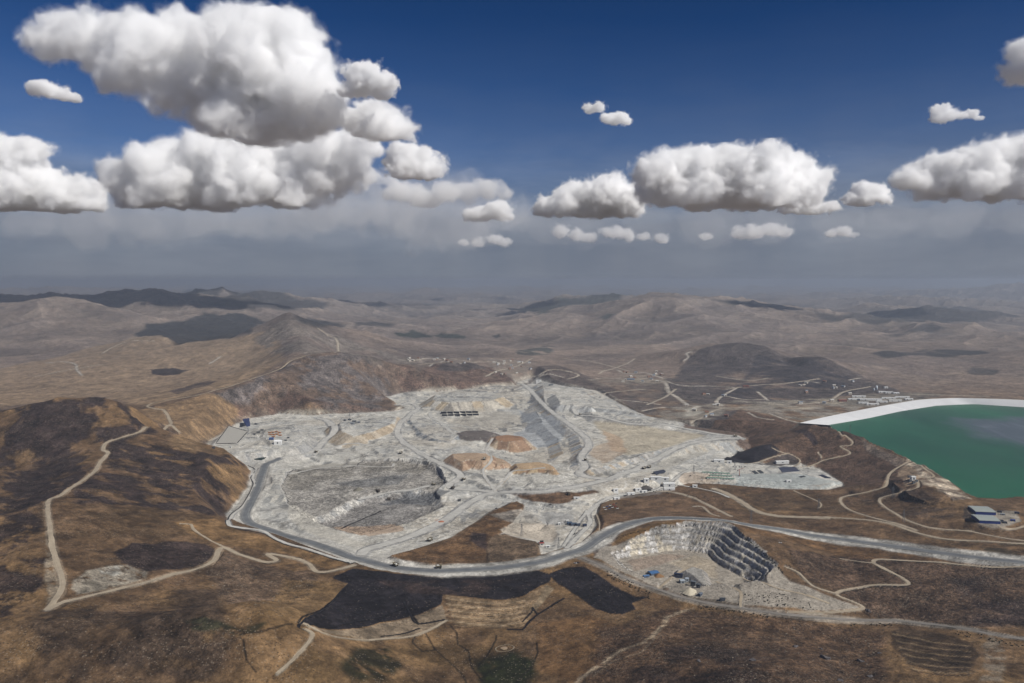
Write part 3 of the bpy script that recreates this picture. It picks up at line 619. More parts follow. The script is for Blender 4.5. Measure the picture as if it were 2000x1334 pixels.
# pads and patches of the mine floor
for pl, c, s_, wb_, k in [
    ([(560,925),(620,908),(700,902),(690,930),(620,940),(600,960),(560,950)], A(132, 126, 114), 6, 8, .6),
    ([(700,905),(780,898),(840,910),(820,925),(760,920),(710,925)], A(130, 124, 112), 6, 8, .6),
    ([(720,935),(800,925),(780,945),(700,952),(650,945)], A(112, 112, 110), 5, 6, .8),
    ([(740,985),(800,962),(860,955),(880,958),(860,975),(800,985)], A(104, 106, 108), 6, 8, .8),
    ([(650,1030),(720,1048),(790,1036),(770,1024),(700,1028)], A(176, 150, 124), 4, 5, .8),
    ([(570,985),(620,1020),(690,1055),(740,1062),(690,1070),(600,1040),(560,1010)], A(188, 182, 168), 5, 6, .7),
    ([(955,1005),(1000,1022),(1040,1000),(1020,995)], A(178, 172, 160), 4, 4, .6),
    ([(1000,1022),(1080,1025),(1090,1045),(1075,1060),(990,1043),(975,1035)], A(182, 170, 152), 3, 3, .9),
    ([(1055,1000),(1120,1005),(1120,1025),(1060,1022)], A(164, 162, 156), 2, 2, .9),
    ([(1140,880),(1200,860),(1230,880),(1180,905)], A(176, 150, 120), 8, 10, .6),
    ([(1160,820),(1260,832),(1380,850),(1280,880),(1220,890),(1180,850)], A(178, 166, 142), 10, 12, .85),
    ([(1175,840),(1215,855),(1225,885),(1195,880)], A(180, 152, 122), 6, 10, .7),
    ([(1010,800),(1080,812),(1105,840),(1095,862),(1040,870),(1000,850),(1030,830)], A(158, 162, 164), 8, 8, .85),
    ([(900,800),(960,795),(1010,810),(990,835),(920,830)], A(166, 160, 148), 8, 10, .7),
    ([(850,1015),(870,1012),(872,1018),(850,1022)], A(166, 120, 96), 2, 3, .8),
    ([(640,888),(700,880),(780,862),(700,893),(620,896)], A(196, 192, 180), 3, 4, .8),
    ([(1320,925),(1360,922),(1420,930),(1400,942),(1330,945)], A(176, 156, 134), 5, 6, .7),
    ([(1430,925),(1560,925),(1640,945),(1560,955),(1440,945)], A(164, 170, 166), 5, 6, .8),
    ([(1280,893),(1370,865),(1400,870),(1340,900),(1290,920)], A(182, 176, 162), 6, 8, .6),
    ([(1195,962),(1250,950),(1300,952),(1290,965),(1200,975)], A(146, 140, 132), 4, 4, .6)]:
    zone(pl, c, s_, wb_, k)
# tracks of tyres over the floor of the bowl
for k in range(5):
    band([(1000 + k * 5, 830 + k * 6),(1050, 838 + k * 5),(1080 + k * 4, 832 + k * 3),(1088 + k * 4, 815),(1060 + k * 6, 800)], 3, A(186, 184, 178) if k % 2 else A(140, 144, 148), 1.5, 2, .6)
zone([(142,1132),(165,1115),(210,1105),(250,1103),(285,1118),(290,1130),(230,1148),(150,1162),(138,1150)], A(160, 150, 132), 4, 6, .9, rough=.5, speck=.3, nz=(18, .2, .45), seed=44)
zone([(190,1110),(230,1104),(240,1120),(205,1130)], A(176, 174, 164), 2, 4, .7, nz=(12, .3, .6), seed=45)
# hollows where water runs
for px in ([(812,1240),(805,1255),(825,1272),(850,1270)], [(832,1238),(850,1268),(880,1295),(905,1320),(915,1345)], [(880,1222),(892,1235),(895,1258),(915,1272),(920,1300),(945,1334),(955,1360)], [(970,1240),(968,1250),(955,1275),(935,1300)], [(1048,1255),(1050,1275),(1040,1300),(1010,1330),(990,1360)], [(470,1240),(520,1232),(570,1218)], [(475,1250),(482,1290),(500,1312)]):
    band(px, 3.2, A(30, 26, 18), 1.2, 1.2, .9)
for px, w_ in (([(590,1215),(582,1224),(600,1230)], 3), ([(582,1216),(640,1180),(683,1138)], 2.6), ([(590,1222),(640,1228),(700,1214),(790,1188)], 1.6), ([(790,1178),(800,1195),(817,1219)], 4), ([(817,1219),(868,1210)], 3), ([(745,1243),(820,1228)], 2), ([(1020,1230),(1050,1200),(1102,1168)], 3), ([(1038,1187),(1050,1200)], 2.4), ([(1042,1190),(1020,1215)], 2), ([(990,1229),(1020,1230)], 2)):
    band(px, w_ + 1.2, A(20, 17, 18), .8, .3, 1)
band([(1200,1220)][:0] or [(1350,1190),(1300,1205),(1290,1230),(1260,1255),(1210,1270),(1180,1292),(1150,1315),(1120,1340)], 9, A(166, 146, 118), 4, 6, .95, nz=(14, .22, .45))
band([(1290,1240),(1250,1275),(1200,1290),(1160,1320)], 4, A(136, 118, 94), 2, 3, .7)
# ------------------------------------------------------------------ roads
PG = A(184, 180, 170); DG = A(112, 114, 116)
road([(548,893),(522,905),(512,925),(502,955),(487,985),(479,1005),(490,1022),(530,1036),(580,1051),(640,1071),(680,1084),(720,1098),(780,1110),(850,1115),(930,1112),(1000,1106),(1060,1096),(1100,1084),(1140,1071),(1175,1050),(1225,1025),(1287,1013),(1375,1014),(1450,1022),(1525,1035),(1600,1049),(1675,1058),(1750,1068),(1825,1078),(1900,1088),(2000,1098),(2130,1110)], 27, 'haul_road', A(150, 149, 145), PG, 2.4, 'broad dark grey haul road curving round the pit')
road([(705,1085),(720,1072),(770,1058),(820,1040),(870,1015),(900,995),(925,978),(950,966),(1000,961),(1060,960),(1125,951),(1175,939),(1225,921),(1290,893),(1350,866),(1400,858),(1442,856)], 24, 'mine_road', A(166, 163, 156), A(146, 145, 141), 1.55)  # grey edge tone, here and below, paints in the shading of the berms
road([(965,961),(935,958),(890,955),(878,948),(892,938),(899,928),(880,913),(850,901),(820,885),(792,867),(777,848),(781,828),(800,810),(817,797),(802,786),(775,791)], 20, 'mine_road', A(176, 173, 165), A(146, 145, 141), 1.55)
road([(1190,936),(1150,932),(1131,925),(1142,911),(1135,892),(1150,868),(1134,846),(1102,822),(1072,800),(1056,785),(1040,766),(1020,750)], 22, 'mine_road', A(184, 182, 175), A(146, 145, 141), 1.55, near=2000)
road([(1450,856),(1400,848),(1340,838),(1250,829),(1190,818),(1140,812),(1122,804),(1128,796),(1160,792),(1200,796)], 18, 'mine_road', A(140, 138, 132), A(146, 145, 141), 1.55)
road([(598,890),(616,877),(634,862),(650,846),(654,833),(640,823),(620,816)], 24, 'mine_road', A(168, 168, 164), A(146, 145, 141), 1.55)
road([(840,805),(842,815),(860,825),(875,838),(888,848)], 14, 'mine_road', A(136, 132, 124), None)
road([(548,896),(600,888),(665,872),(705,868),(760,872),(800,880)], 12, 'mine_road', A(192, 188, 178), None)
road([(962,855),(950,880),(960,895),(945,920),(950,937),(966,958)], 9, 'mine_road', A(178, 160, 136), None)
road([(966,958),(985,938),(1000,922),(1030,917),(1065,914)], 9, 'mine_road', A(184, 158, 124), None)
road([(560,925),(620,915),(690,910),(760,912),(770,905)], 8, 'mine_road', A(170, 165, 152), None)
road([(845,948),(800,958),(760,962),(700,975)], 14, 'mine_road', A(110, 112, 112), None)
road([(500,915),(493,932),(497,948),(478,985),(452,1010),(446,1019),(462,1029),(510,1038),(535,1050),(562,1062),(602,1073),(645,1087),(690,1100)], 8, 'mine_road', A(150, 150, 146), A(146, 145, 141), 1.55)
road([(1312,942),(1275,960),(1212,967),(1175,980),(1151,1000),(1152,1022),(1126,1050),(1106,1068)], 11, 'mine_road', A(124, 122, 118), A(146, 145, 141), 1.55)
road([(1148,997),(1133,1017),(1116,1044),(1100,1068)], 8, 'mine_road', A(128, 126, 122), A(146, 145, 141), 1.55)
road([(1312,942),(1325,928),(1340,920),(1366,915),(1371,910),(1357,902),(1400,899)], 9, 'mine_road', A(98, 96, 94), A(146, 145, 141), 1.55)
road([(1310,944),(1362,953),(1400,962),(1425,972)], 7, 'mine_road', A(74, 70, 66), None)
road([(1255,905),(1310,912),(1340,905),(1400,899)], 8, 'mine_road', A(140, 138, 132), None)
DT = A(166, 152, 132); DTV = A(134, 114, 90)
road([(91,1192),(105,1175),(119,1154),(121,1133),(108,1091),(98,1035),(94,979),(119,967),(154,944),(182,923),(196,902),(211,885),(201,879),(210,864),(245,852),(280,840),(331,829),(329,815),(320,801)], 9, 'dirt_road', DT, DTV, 1.9)
zone([(92,1192),(88,1100),(92,1000),(99,1000),(106,1100),(116,1150)], A(158, 144, 122), 3, 4, .7, nz=(14, .3, .55))
road([(331,829),(345,838),(351,850)], 9, 'dirt_road', A(156, 138, 114), DTV)
road([(93,1192),(119,1178),(180,1162),(245,1147),(350,1119),(413,1098),(434,1070),(472,1084),(518,1098),(541,1095),(523,1081),(574,1090),(602,1101),(625,1118),(693,1104)], 9, 'dirt_road', A(180, 168, 150), DTV, 2.0, step=4, avg=5)
road([(434,1068),(410,1055),(380,1035),(372,1025),(350,1022)], 5, 'dirt_road', A(150, 136, 116), None, step=4)
road([(320,801),(300,797),(288,794),(302,787),(350,778),(402,768),(437,759),(490,741),(525,729),(553,717),(567,706),(602,694)], 9, 'dirt_road', A(166, 148, 122), DTV, near=2600)
road([(1137,1090),(1180,1107),(1212,1125),(1250,1140),(1282,1152),(1350,1172),(1400,1180),(1450,1188),(1520,1198),(1600,1207),(1700,1214),(1750,1213),(1800,1218),(1875,1226),(1950,1240),(2060,1258)], 9, 'gravel_road', A(136, 130, 122), A(140, 128, 112), 2.6, 'gravel road below the quarry')
road([(1540,1197),(1600,1197),(1660,1193),(1686,1188),(1672,1178),(1642,1166),(1632,1160),(1650,1153),(1700,1144),(1762,1143),(1774,1139),(1755,1125),(1722,1108),(1706,1099),(1716,1093),(1780,1096),(1850,1100),(1900,1105),(1950,1108),(2080,1113)], 6.5, 'dirt_road', A(176, 166, 148), DTV, 1.7, 'pale switchback track', step=4, avg=4)
road([(1704,1099),(1675,1097),(1640,1091)], 3.5, 'dirt_road', A(150, 136, 116), None, step=4)
road([(1632,1161),(1590,1145),(1560,1120),(1535,1105)], 5, 'dirt_road', A(140, 130, 116), A(128, 118, 104), step=4)
road([(1620,1180),(1570,1160),(1500,1142),(1450,1128)], 5, 'dirt_road', A(156, 148, 134), None, step=4)
road([(1447,1188),(1447,1160),(1435,1145),(1400,1135)], 6, 'dirt_road', A(156, 150, 138), None, step=4)
road([(1285,1150),(1310,1130),(1330,1112),(1370,1100)], 6, 'dirt_road', A(164, 150, 130), None, step=4)
road([(1395,955),(1412,961),(1445,978),(1475,997),(1512,1007),(1575,1011),(1620,1011)], 15, 'dirt_road', A(184, 170, 148), A(150, 138, 120), 1.5)
road([(1610,1011),(1675,1014),(1737,1022),(1787,1040),(1850,1054),(1925,1057),(2000,1061),(2130,1070)], 8, 'dirt_road', A(158, 146, 126), DTV, 1.6)
road([(1775,900),(1738,926),(1730,947),(1700,960),(1655,969),(1641,976),(1650,990),(1675,1002),(1707,1012),(1750,1022),(1790,1036)], 7, 'dirt_road', A(152, 142, 126), DTV, 1.8)
road([(1792,937),(1791,951),(1750,966),(1718,978),(1730,992),(1762,1010),(1800,1027),(1837,1034),(1890,1037),(1937,1046),(2000,1056),(2130,1066)], 6.5, 'dirt_road', A(164, 148, 126), DTV, 1.8)
road([(1565,911),(1607,900),(1660,886),(1641,872),(1660,871),(1665,862),(1652,850),(1640,842),(1624,834)], 6, 'dirt_road', A(152, 134, 112), DTV, 1.6)
road([(1604,897),(1603,890),(1598,883)], 5, 'dirt_road', A(170, 158, 138), None)
road([(1778,894),(1800,911),(1824,931),(1792,932)], 6, 'dirt_road', A(160, 148, 130), DTV)
road([(1548,912),(1562,905),(1558,895),(1545,887),(1520,882),(1508,872)], 5, 'dirt_road', A(134, 120, 104), None)
road([(1455,905),(1500,896),(1535,886)], 6, 'dirt_road', A(146, 138, 126), None)
road([(1550,958),(1580,972),(1602,982),(1603,990),(1598,993)], 4, 'dirt_road', A(150, 138, 120), None)
road([(1280,960),(1310,961),(1350,971),(1380,985),(1410,1000),(1428,1008)], 7, 'dirt_road', A(190, 184, 170), A(170, 162, 146), 1.5)
road([(1354,989),(1372,990),(1388,1003),(1405,1008)], 6, 'dirt_road', A(190, 184, 170), None)
road([(1165,1006),(1170,1020),(1171,1036)], 3.5, 'dirt_road', A(176, 168, 150), None)
road([(590,1216),(640,1240),(740,1249),(820,1238),(872,1212)], 5, 'dirt_road', A(176, 160, 136), A(150, 134, 110), 1.5, step=4, avg=4)
road([(595,1228),(610,1238),(600,1258),(575,1285),(542,1318)], 5.5, 'dirt_road', A(170, 158, 138), A(146, 130, 106), 1.5, step=4, avg=4)
road([(1948,1032),(1965,1036),(2000,1028),(2060,1012)], 7, 'dirt_road', A(170, 158, 140), DTV, near=1200)
zY = hit(1945, 1012)[2]; level([hit(u, v) for u, v in [(1890,986),(1985,994),(1998,1020),(1960,1034),(1905,1030)]], zY, .6, .5)
zone([(1936,997),(1985,998),(1994,1018),(1962,1030),(1938,1032),(1900,1022),(1895,990),(1930,990)], A(150, 142, 128), 3, 3, .9)
zone([(1885,985),(1900,1000),(1905,1022),(1930,1032),(1912,1032),(1880,1010)], A(60, 54, 52), 2, 3, .8)
for px, w_ in (
  ([(1150,742),(1190,738),(1240,742),(1265,738)], 8), ([(1205,722),(1225,730),(1260,728),(1300,740)], 9), ([(1285,742),(1300,748),(1306,765),(1322,775),(1335,785),(1342,792)], 11),
  ([(1365,793),(1350,800),(1342,812)], 14), ([(1300,744),(1330,753),(1390,754),(1440,757)], 8), ([(1440,757),(1415,771),(1400,784),(1410,792)], 8), ([(1415,773),(1450,780),(1500,781)], 7),
  ([(1335,706),(1345,697),(1340,690),(1352,686)], 9), ([(1255,803),(1290,796),(1330,795)], 6), ([(1200,782),(1250,785),(1290,790)], 6), ([(1500,782),(1480,765)], 7), ([(1462,806),(1480,815),(1510,820)], 6), ([(1505,808),(1530,818),(1560,826)], 7),
  ([(1040,735),(1060,733),(1100,737)], 7), ([(780,702),(800,705),(830,700),(870,701)], 8), ([(840,715),(870,705),(900,710)], 8), ([(90,709),(130,707),(148,712),(150,722),(160,733)], 7), ([(410,710),(425,700),(432,696)], 7), ([(1570,752),(1580,745),(1600,748)], 7), ([(1660,742),(1680,738)], 7)):
    road(px, w_ * 1.5, 'dirt_road', A(176, 166, 150), A(146, 134, 118), 1.8, near=2800, step=12, avg=4, ribbon=False)

# natural ground desaturated, more so farther off
nat = (ZN == 0) | (ZN == 2)
und = 1 + (fbm(GX, GY, 9, 2, 931) - .5) * .5 * sstep(3000, 1500, GY)
CR *= np.where(nat, und, 1)[..., None].astype(np.float32)
lum = CR @ np.array([.30, .59, .11], np.float32)
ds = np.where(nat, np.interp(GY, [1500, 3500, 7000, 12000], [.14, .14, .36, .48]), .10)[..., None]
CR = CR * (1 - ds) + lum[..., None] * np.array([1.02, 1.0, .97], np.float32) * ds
CR *= np.where(nat, np.interp(GY, [1100, 1700, 2600], [.86, .96, 1.02]), 1.04)[..., None].astype(np.float32)  # foreground shade painted in: nearer ground darkened in its colour
# slope shading painted into the albedo: gullies darkened, spurs lightened; mottle is random
rgm = (ridged(GX, GY, 70, 3, 81) - .5); rgl = (ridged(GX, GY, 260, 4, 71) - .5); mot = fbm(GX, GY, 22, 4, 905) - .5
CR *= np.clip(1 + np.where(nat, np.interp(GY, [3500, 6500], [1, .35]), .25) * (rgm * .6 + rgl * .35 + mot * 1.2) + np.where(nat, farw * rgf * .75, 0), .45, 1.7)[..., None].astype(np.float32)

for pl, c, k in (([(1215,725),(1290,738),(1310,745),(1260,752),(1215,742)], A(150, 140, 124), .7), ([(1290,800),(1350,790),(1420,792),(1400,815),(1330,825),(1280,815)], A(146, 140, 128), .75), ([(1340,800),(1370,795),(1365,812),(1345,815)], A(176, 170, 156), .8),
   ([(960,700),(1010,704),(1045,715),(1040,735),(1000,738),(965,720)], A(140, 128, 114), .6), ([(800,704),(880,700),(930,704),(890,712),(820,712)], A(150, 138, 122), .55), ([(1380,790),(1440,782),(1560,788),(1500,800),(1400,802)], A(150, 142, 128), .7), ([(1150,740),(1215,736),(1230,750),(1180,755)], A(140, 130, 116), .6), ([(1640,795),(1700,768),(1800,768),(1780,785),(1700,798)], A(140, 132, 118), .5)):
    zone(pl, c, 12, 30, k, nz=(70, .35, .55), wl=120)
for px in ([(1150,770),(1200,765),(1260,760)], [(1265,790),(1300,775),(1320,760)], [(1420,760),(1480,752),(1540,748),(1600,740)], [(1240,700),(1220,712),(1190,722),(1170,730)], [(950,735),(980,722),(1010,715),(1040,700)], [(880,700),(920,707),(960,706),(1000,712)], [(1100,700),(1140,704),(1180,712),(1230,725)], [(1560,790),(1620,782),(1650,765),(1700,755)], [(1350,830),(1400,800),(1450,796)], [(1060,730),(1090,722),(1130,732),(1110,740)], [(1400,735),(1450,742),(1500,738)], [(1780,770),(1850,772),(1930,774)],
           [(70,735),(120,725),(200,712)], [(200,690),(240,670),(300,665)], [(620,640),(640,655),(660,672),(655,688)]):
    road(px, 11, 'dirt_road', A(170, 160, 144), A(140, 128, 112), 1.7, near=2800, step=12, avg=4, ribbon=False)
DITCH = []
def ditch(px, w_, label): DITCH.append((smooth_line([hit(u, v) for u, v in px], 4.0), w_, label))
ditch([(484,909),(498,918),(490,933),(494,948),(474,985),(447,1010),(441,1019),(456,1031),(508,1041),(533,1053),(560,1065),(600,1076),(643,1090),(690,1101)], 3.2, 'black lined ditch along the outer edge of the haul road at the left')
ditch([(683,1138),(655,1168),(620,1198),(592,1214),(583,1220),(584,1226),(600,1230)], 3.4, 'black ditch along the pointed left edge of the large black field')
ditch([(600,1222),(640,1226),(700,1213),(788,1186)], 1.6, 'thin black drain crossing the large black field')
ditch([(789,1176),(800,1196),(815,1218),(868,1211)], 3.6, 'angular black drain with a thick head below the large black field')
ditch([(746,1243),(790,1237),(820,1227)], 2.4, 'short black drain above the curved pale track')
ditch([(1103,1168),(1075,1184),(1045,1204),(1030,1217),(1021,1229),(990,1229)], 3.0, 'long black drain down the terraced slope')
ditch([(1040,1186),(1050,1200)], 2.2, 'shortest black drain on the terraced slope'); ditch([(1042,1188),(1036,1200),(1022,1213)], 1.8, 'thin forked black drain on the terraced slope')
ditch([(667,1033),(690,1022),(720,1009),(745,998)], 5.0, 'dark straight trench on the lower floor of the basin')
HAZE_COL = (.47, .54, .65, 1); HAZE_D = 5e-5
ZONES = [(0, 'ground'), (1, 'mine_ground'), (2, 'burnt_ground'), (3, 'quarry_ground')]
CLOUD_K = 1.25
# ------------------------------------------------------------------ terrain material
def mat(name):
    m_ = bpy.data.materials.new(name); m_.use_nodes = True; m_.node_tree.nodes.clear()
    q = NT(m_.node_tree); q.out = q.n('ShaderNodeOutputMaterial'); q.mat = m_
    q.b = q.n('ShaderNodeBsdfPrincipled'); q.b.inputs['Roughness'].default_value = .95; q.b.inputs['Specular IOR Level'].default_value = .15
    q.K.new(q.b.outputs[0], q.out.inputs['Surface'])
    return q
def ground_material():
    q = mat('ground')
    col = q.n('ShaderNodeAttribute', attribute_name='Col').outputs['Color']
    mk = q.n('ShaderNodeSeparateColor'); q.K.new(q.n('ShaderNodeAttribute', attribute_name='Msk').outputs['Color'], mk.inputs[0])
    g = q.n('ShaderNodeNewGeometry').outputs['Position']
    big = q.noise(g, 1 / 60, 6, .62); fine = q.noise(g, 1 / 9, 5, .65); vf = q.noise(g, 1 / 2.6, 3, .6)
    f = q.m('ADD', q.m('MULTIPLY', big, .36), q.m('ADD', q.m('MULTIPLY', fine, .38), q.m('MULTIPLY', vf, .26)))
    k = q.m('MULTIPLY_ADD', q.m('SUBTRACT', f, .5), q.m('MULTIPLY_ADD', mk.outputs[0], 5.0, 1.8), 1.0)
    c = q.vm('SCALE', col, None, q.m('MAXIMUM', k, .35))
    vc2 = q.n('ShaderNodeTexVoronoi'); q.put(vc2.inputs['Vector'], g); vc2.inputs['Scale'].default_value = 1 / 6.5
    vc3 = q.n('ShaderNodeTexVoronoi'); q.put(vc3.inputs['Vector'], g); vc3.inputs['Scale'].default_value = 1 / 2.8
    r2 = q.n('ShaderNodeSeparateColor'); q.K.new(vc2.outputs['Color'], r2.inputs[0]); r3 = q.n('ShaderNodeSeparateColor'); q.K.new(vc3.outputs['Color'], r3.inputs[0])
    tus = q.m('ADD', q.m('MULTIPLY', q.m('SUBTRACT', r2.outputs[0], .5), .9), q.m('MULTIPLY', q.m('SUBTRACT', r3.outputs[0], .5), 1.1))
    c = q.vm('SCALE', c, None, q.m('MULTIPLY_ADD', tus, q.m('MULTIPLY_ADD', mk.outputs[0], .55, .12), 1.0))
    # pale stones and dark tufts strewn over the ground
    vo = q.n('ShaderNodeTexVoronoi'); q.put(vo.inputs['Vector'], g); vo.inputs['Scale'].default_value = 1 / 3.2
    rnd = q.n('ShaderNodeSeparateColor'); q.K.new(vo.outputs['Color'], rnd.inputs[0])
    clus = q.mr(q.noise(g, 1 / 70, 3, .6), .42, .62)
    thr = q.m('SUBTRACT', 1.0, q.m('MULTIPLY', mk.outputs[1], q.m('MULTIPLY', clus, .8)))
    st = q.m('MULTIPLY', q.m('GREATER_THAN', rnd.outputs[0], thr), q.m('LESS_THAN', vo.outputs['Distance'], .42))
    c = q.mix(q.m('MULTIPLY', st, .34), c, q.mix(rnd.outputs[1], tuple(A(130, 116, 98)), tuple(A(165, 152, 136))))
    dk = q.m('MULTIPLY', q.m('LESS_THAN', rnd.outputs[0], q.m('MULTIPLY', mk.outputs[1], q.m('MULTIPLY', clus, .5))), q.m('LESS_THAN', vo.outputs['Distance'], .4))
    c = q.mix(q.m('MULTIPLY', dk, .7), c, tuple(A(45, 38, 32)))
    q.K.new(c, q.b.inputs['Base Color'])
    bp = q.n('ShaderNodeBump'); bp.inputs['Strength'].default_value = 1; bp.inputs['Distance'].default_value = 1
    hgt_ = q.m('MULTIPLY', q.m('ADD', q.m('MULTIPLY', big, 6.0), q.m('ADD', q.m('MULTIPLY', fine, 2.6), q.m('MULTIPLY', vf, .7))), q.m('MULTIPLY_ADD', mk.outputs[0], 1.7, .3))
    q.K.new(hgt_, bp.inputs['Height']); q.K.new(bp.outputs[0], q.b.inputs['Normal'])
    return q.mat
GM = ground_material()
def set_prop(o, kind=None, label=None, cat=None, group=None):
    if kind: o['kind'] = kind
    if label: o['label'] = label
    if cat: o['category'] = cat
    if group: o['group'] = group
    return o

def mesh_from(name, co, quads, mats=(), smooth=True):
    me = bpy.data.meshes.new(name)
    me.vertices.add(len(co)); me.vertices.foreach_set('co', np.asarray(co, np.float32).ravel())
    q_ = np.asarray(quads, np.int32); k = q_.shape[1]
    me.loops.add(q_.size); me.loops.foreach_set('vertex_index', q_.ravel())
    me.polygons.add(len(q_)); me.polygons.foreach_set('loop_start', np.arange(0, q_.size, k, dtype=np.int32)); me.polygons.foreach_set('loop_total', np.full(len(q_), k, np.int32))
    me.polygons.foreach_set('use_smooth', np.full(len(q_), smooth, bool))
    me.update(calc_edges=True)
    for m_ in mats: me.materials.append(m_)
    return me

# normals of the whole sheet, so that the pieces meet without a seam
def grid_normals():
    co = np.stack([GX, GY, GZ], -1)
    du = np.gradient(co, axis=1); dv = np.gradient(co, axis=0)
    n_ = np.cross(du, dv); n_ /= np.linalg.norm(n_, axis=-1, keepdims=True) + 1e-12
    return n_
idx = np.arange(NR * NA).reshape(NR, NA)
Q = np.stack([idx[:-1, :-1], idx[:-1, 1:], idx[1:, 1:], idx[1:, :-1]], -1).reshape(-1, 4)
QZ = ZN[:-1, :-1].reshape(-1)
NORM = grid_normals().reshape(-1, 3).astype(np.float32)
CO = np.stack([GX, GY, GZ], -1).reshape(-1, 3)
for zid, nm in ZONES:
    qs = Q[QZ == zid]
    if not len(qs): continue
    used, inv = np.unique(qs, return_inverse=True)
    me = mesh_from(nm, CO[used], inv.reshape(-1, 4), [GM])
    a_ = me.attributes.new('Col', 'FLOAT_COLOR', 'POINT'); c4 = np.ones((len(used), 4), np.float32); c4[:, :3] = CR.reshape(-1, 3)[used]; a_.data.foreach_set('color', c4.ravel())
    a_ = me.attributes.new('Msk', 'FLOAT_COLOR', 'POINT'); c4 = np.ones((len(used), 4), np.float32); c4[:, :3] = MK.reshape(-1, 3)[used]; a_.data.foreach_set('color', c4.ravel())
    me.normals_split_custom_set_from_vertices(NORM[used])
    o = bpy.data.objects.new(nm, me); COL.objects.link(o); set_prop(o, 'structure')

# ------------------------------------------------------------------ the air
def box_mesh(name, x0, x1, y0, y1, z0, z1):
    me = bpy.data.meshes.new(name); bm = bmesh.new()
    bmesh.ops.create_cube(bm, size=1)
    for v in bm.verts: v.co = ((x0 + x1) / 2 + v.co.x * (x1 - x0), (y0 + y1) / 2 + v.co.y * (y1 - y0), (z0 + z1) / 2 + v.co.z * (z1 - z0))
    bm.to_mesh(me); bm.free(); return me
hm = bpy.data.materials.new('haze'); hm.use_nodes = True; hm.node_tree.nodes.clear(); q = NT(hm.node_tree)
pv = q.n('ShaderNodeVolumePrincipled'); mo = q.n('ShaderNodeOutputMaterial'); q.K.new(pv.outputs[0], mo.inputs['Volume'])
pv.inputs['Color'].default_value = HAZE_COL; pv.inputs['Density'].default_value = HAZE_D; pv.inputs['Anisotropy'].default_value = .2
XM = float(CA[-1] * RY[-1]) + 500
hz = bpy.data.objects.new('haze', box_mesh('haze', -XM, XM, -300, RY[-1] + 500, float(GZ.min()) - 40, max(HC + 30, float(GZ.max()) + 5)))
COL.objects.link(hz); hz.data.materials.append(hm); set_prop(hz, 'stuff')

sc.cycles.volume_bounces = 20; sc.cycles.max_bounces = 20; sc.cycles.diffuse_bounces = 2; sc.cycles.glossy_bounces = 2
sc.cycles.transparent_max_bounces = 16
sc.cycles.use_denoising = True; sc.cycles.use_adaptive_sampling = True; sc.cycles.adaptive_threshold = .02
# ------------------------------------------------------------------ road surfaces
def road_material(name, c, streak=.5):
    q = mat(name); uv = q.n('ShaderNodeUVMap', uv_map='UVMap').outputs[0]
    s = q.noise(q.vm('MULTIPLY', uv, (.012, 1.1, 0)), 1, 4, .6, .3); g = q.n('ShaderNodeNewGeometry').outputs['Position']
    n_ = q.noise(g, 1 / 22, 6, .6)
    f = q.m('ADD', q.m('MULTIPLY', q.m('SUBTRACT', s, .5), streak * 2.2), q.m('MULTIPLY', q.m('SUBTRACT', n_, .5), .9))
    q.K.new(q.vm('SCALE', tuple(c), None, q.m('MAXIMUM', q.m('ADD', f, 1), .4)), q.b.inputs['Base Color'])
    bp = q.n('ShaderNodeBump'); bp.inputs['Distance'].default_value = .4; q.K.new(q.m('ADD', s, n_), bp.inputs['Height']); q.K.new(bp.outputs[0], q.b.inputs['Normal'])
    return q.mat
RM = {'haul_road': road_material('haul road', A(112, 115, 118), .9), 'mine_road': road_material('mine road', A(190, 187, 179), .4),
      'dirt_road': road_material('dirt road', A(168, 154, 133), .4), 'gravel_road': road_material('gravel road', A(134, 128, 120), .6)}
MRD = {}
def ribbon(kind, L, w_, col=None):
    n = len(L); T = np.gradient(L[:, :2], axis=0); T /= np.linalg.norm(T, axis=1, keepdims=True) + 1e-9
    Nn = np.stack([-T[:, 1], T[:, 0]], 1); s_ = np.concatenate([[0], np.cumsum(np.linalg.norm(np.diff(L[:, :2], axis=0), axis=1))])
    lv = np.clip(np.random.default_rng(n).normal(1, .06, n), .85, 1.15); lv = np.convolve(np.pad(lv, 2, 'edge'), np.ones(5) / 5, 'valid')
    cols = np.array([-.5, -.25, 0, .25, .5]) * w_
    r1 = np.random.default_rng(n + 7).normal(0, .30, (2, n)); r1 = np.stack([np.convolve(np.pad(r, 3, 'edge'), np.ones(7) / 7, 'valid') for r in r1]) * 1.6
    wsc = np.stack([1 + r1[0], 1 + r1[0] * .5, np.ones(n), 1 + r1[1] * .5, 1 + r1[1]], 1).clip(.5, 1.7) if kind in ('dirt_road', 'mine_road', 'gravel_road') else lv[:, None] * np.ones((n, 5))
    X = L[:, 0, None] + Nn[:, 0, None] * cols * wsc; Y = L[:, 1, None] + Nn[:, 1, None] * cols * wsc
    Z = hgt(X, Y) + .30 + Y * .00012
    co = np.stack([X, Y, Z], -1).reshape(-1, 3); i = np.arange(n * 5).reshape(n, 5)
    q_ = np.stack([i[:-1, :-1], i[:-1, 1:], i[1:, 1:], i[1:, :-1]], -1).reshape(-1, 4)
    z_ = np.cross(co[q_[:, 1]] - co[q_[:, 0]], co[q_[:, 2]] - co[q_[:, 0]])[:, 2]
    if z_.mean() < 0: q_ = q_[:, ::-1]
    me = mesh_from(kind, co, q_, [RM[kind]])
    uv = me.uv_layers.new(name='UVMap'); st = np.stack([np.repeat(s_[:, None], 5, 1), np.repeat(cols[None], n, 0)], -1).reshape(-1, 2)
    uv.data.foreach_set('uv', st[q_.ravel()].astype(np.float32).ravel())
    o = bpy.data.objects.new(kind, me); COL.objects.link(o); set_prop(o, 'structure'); return o
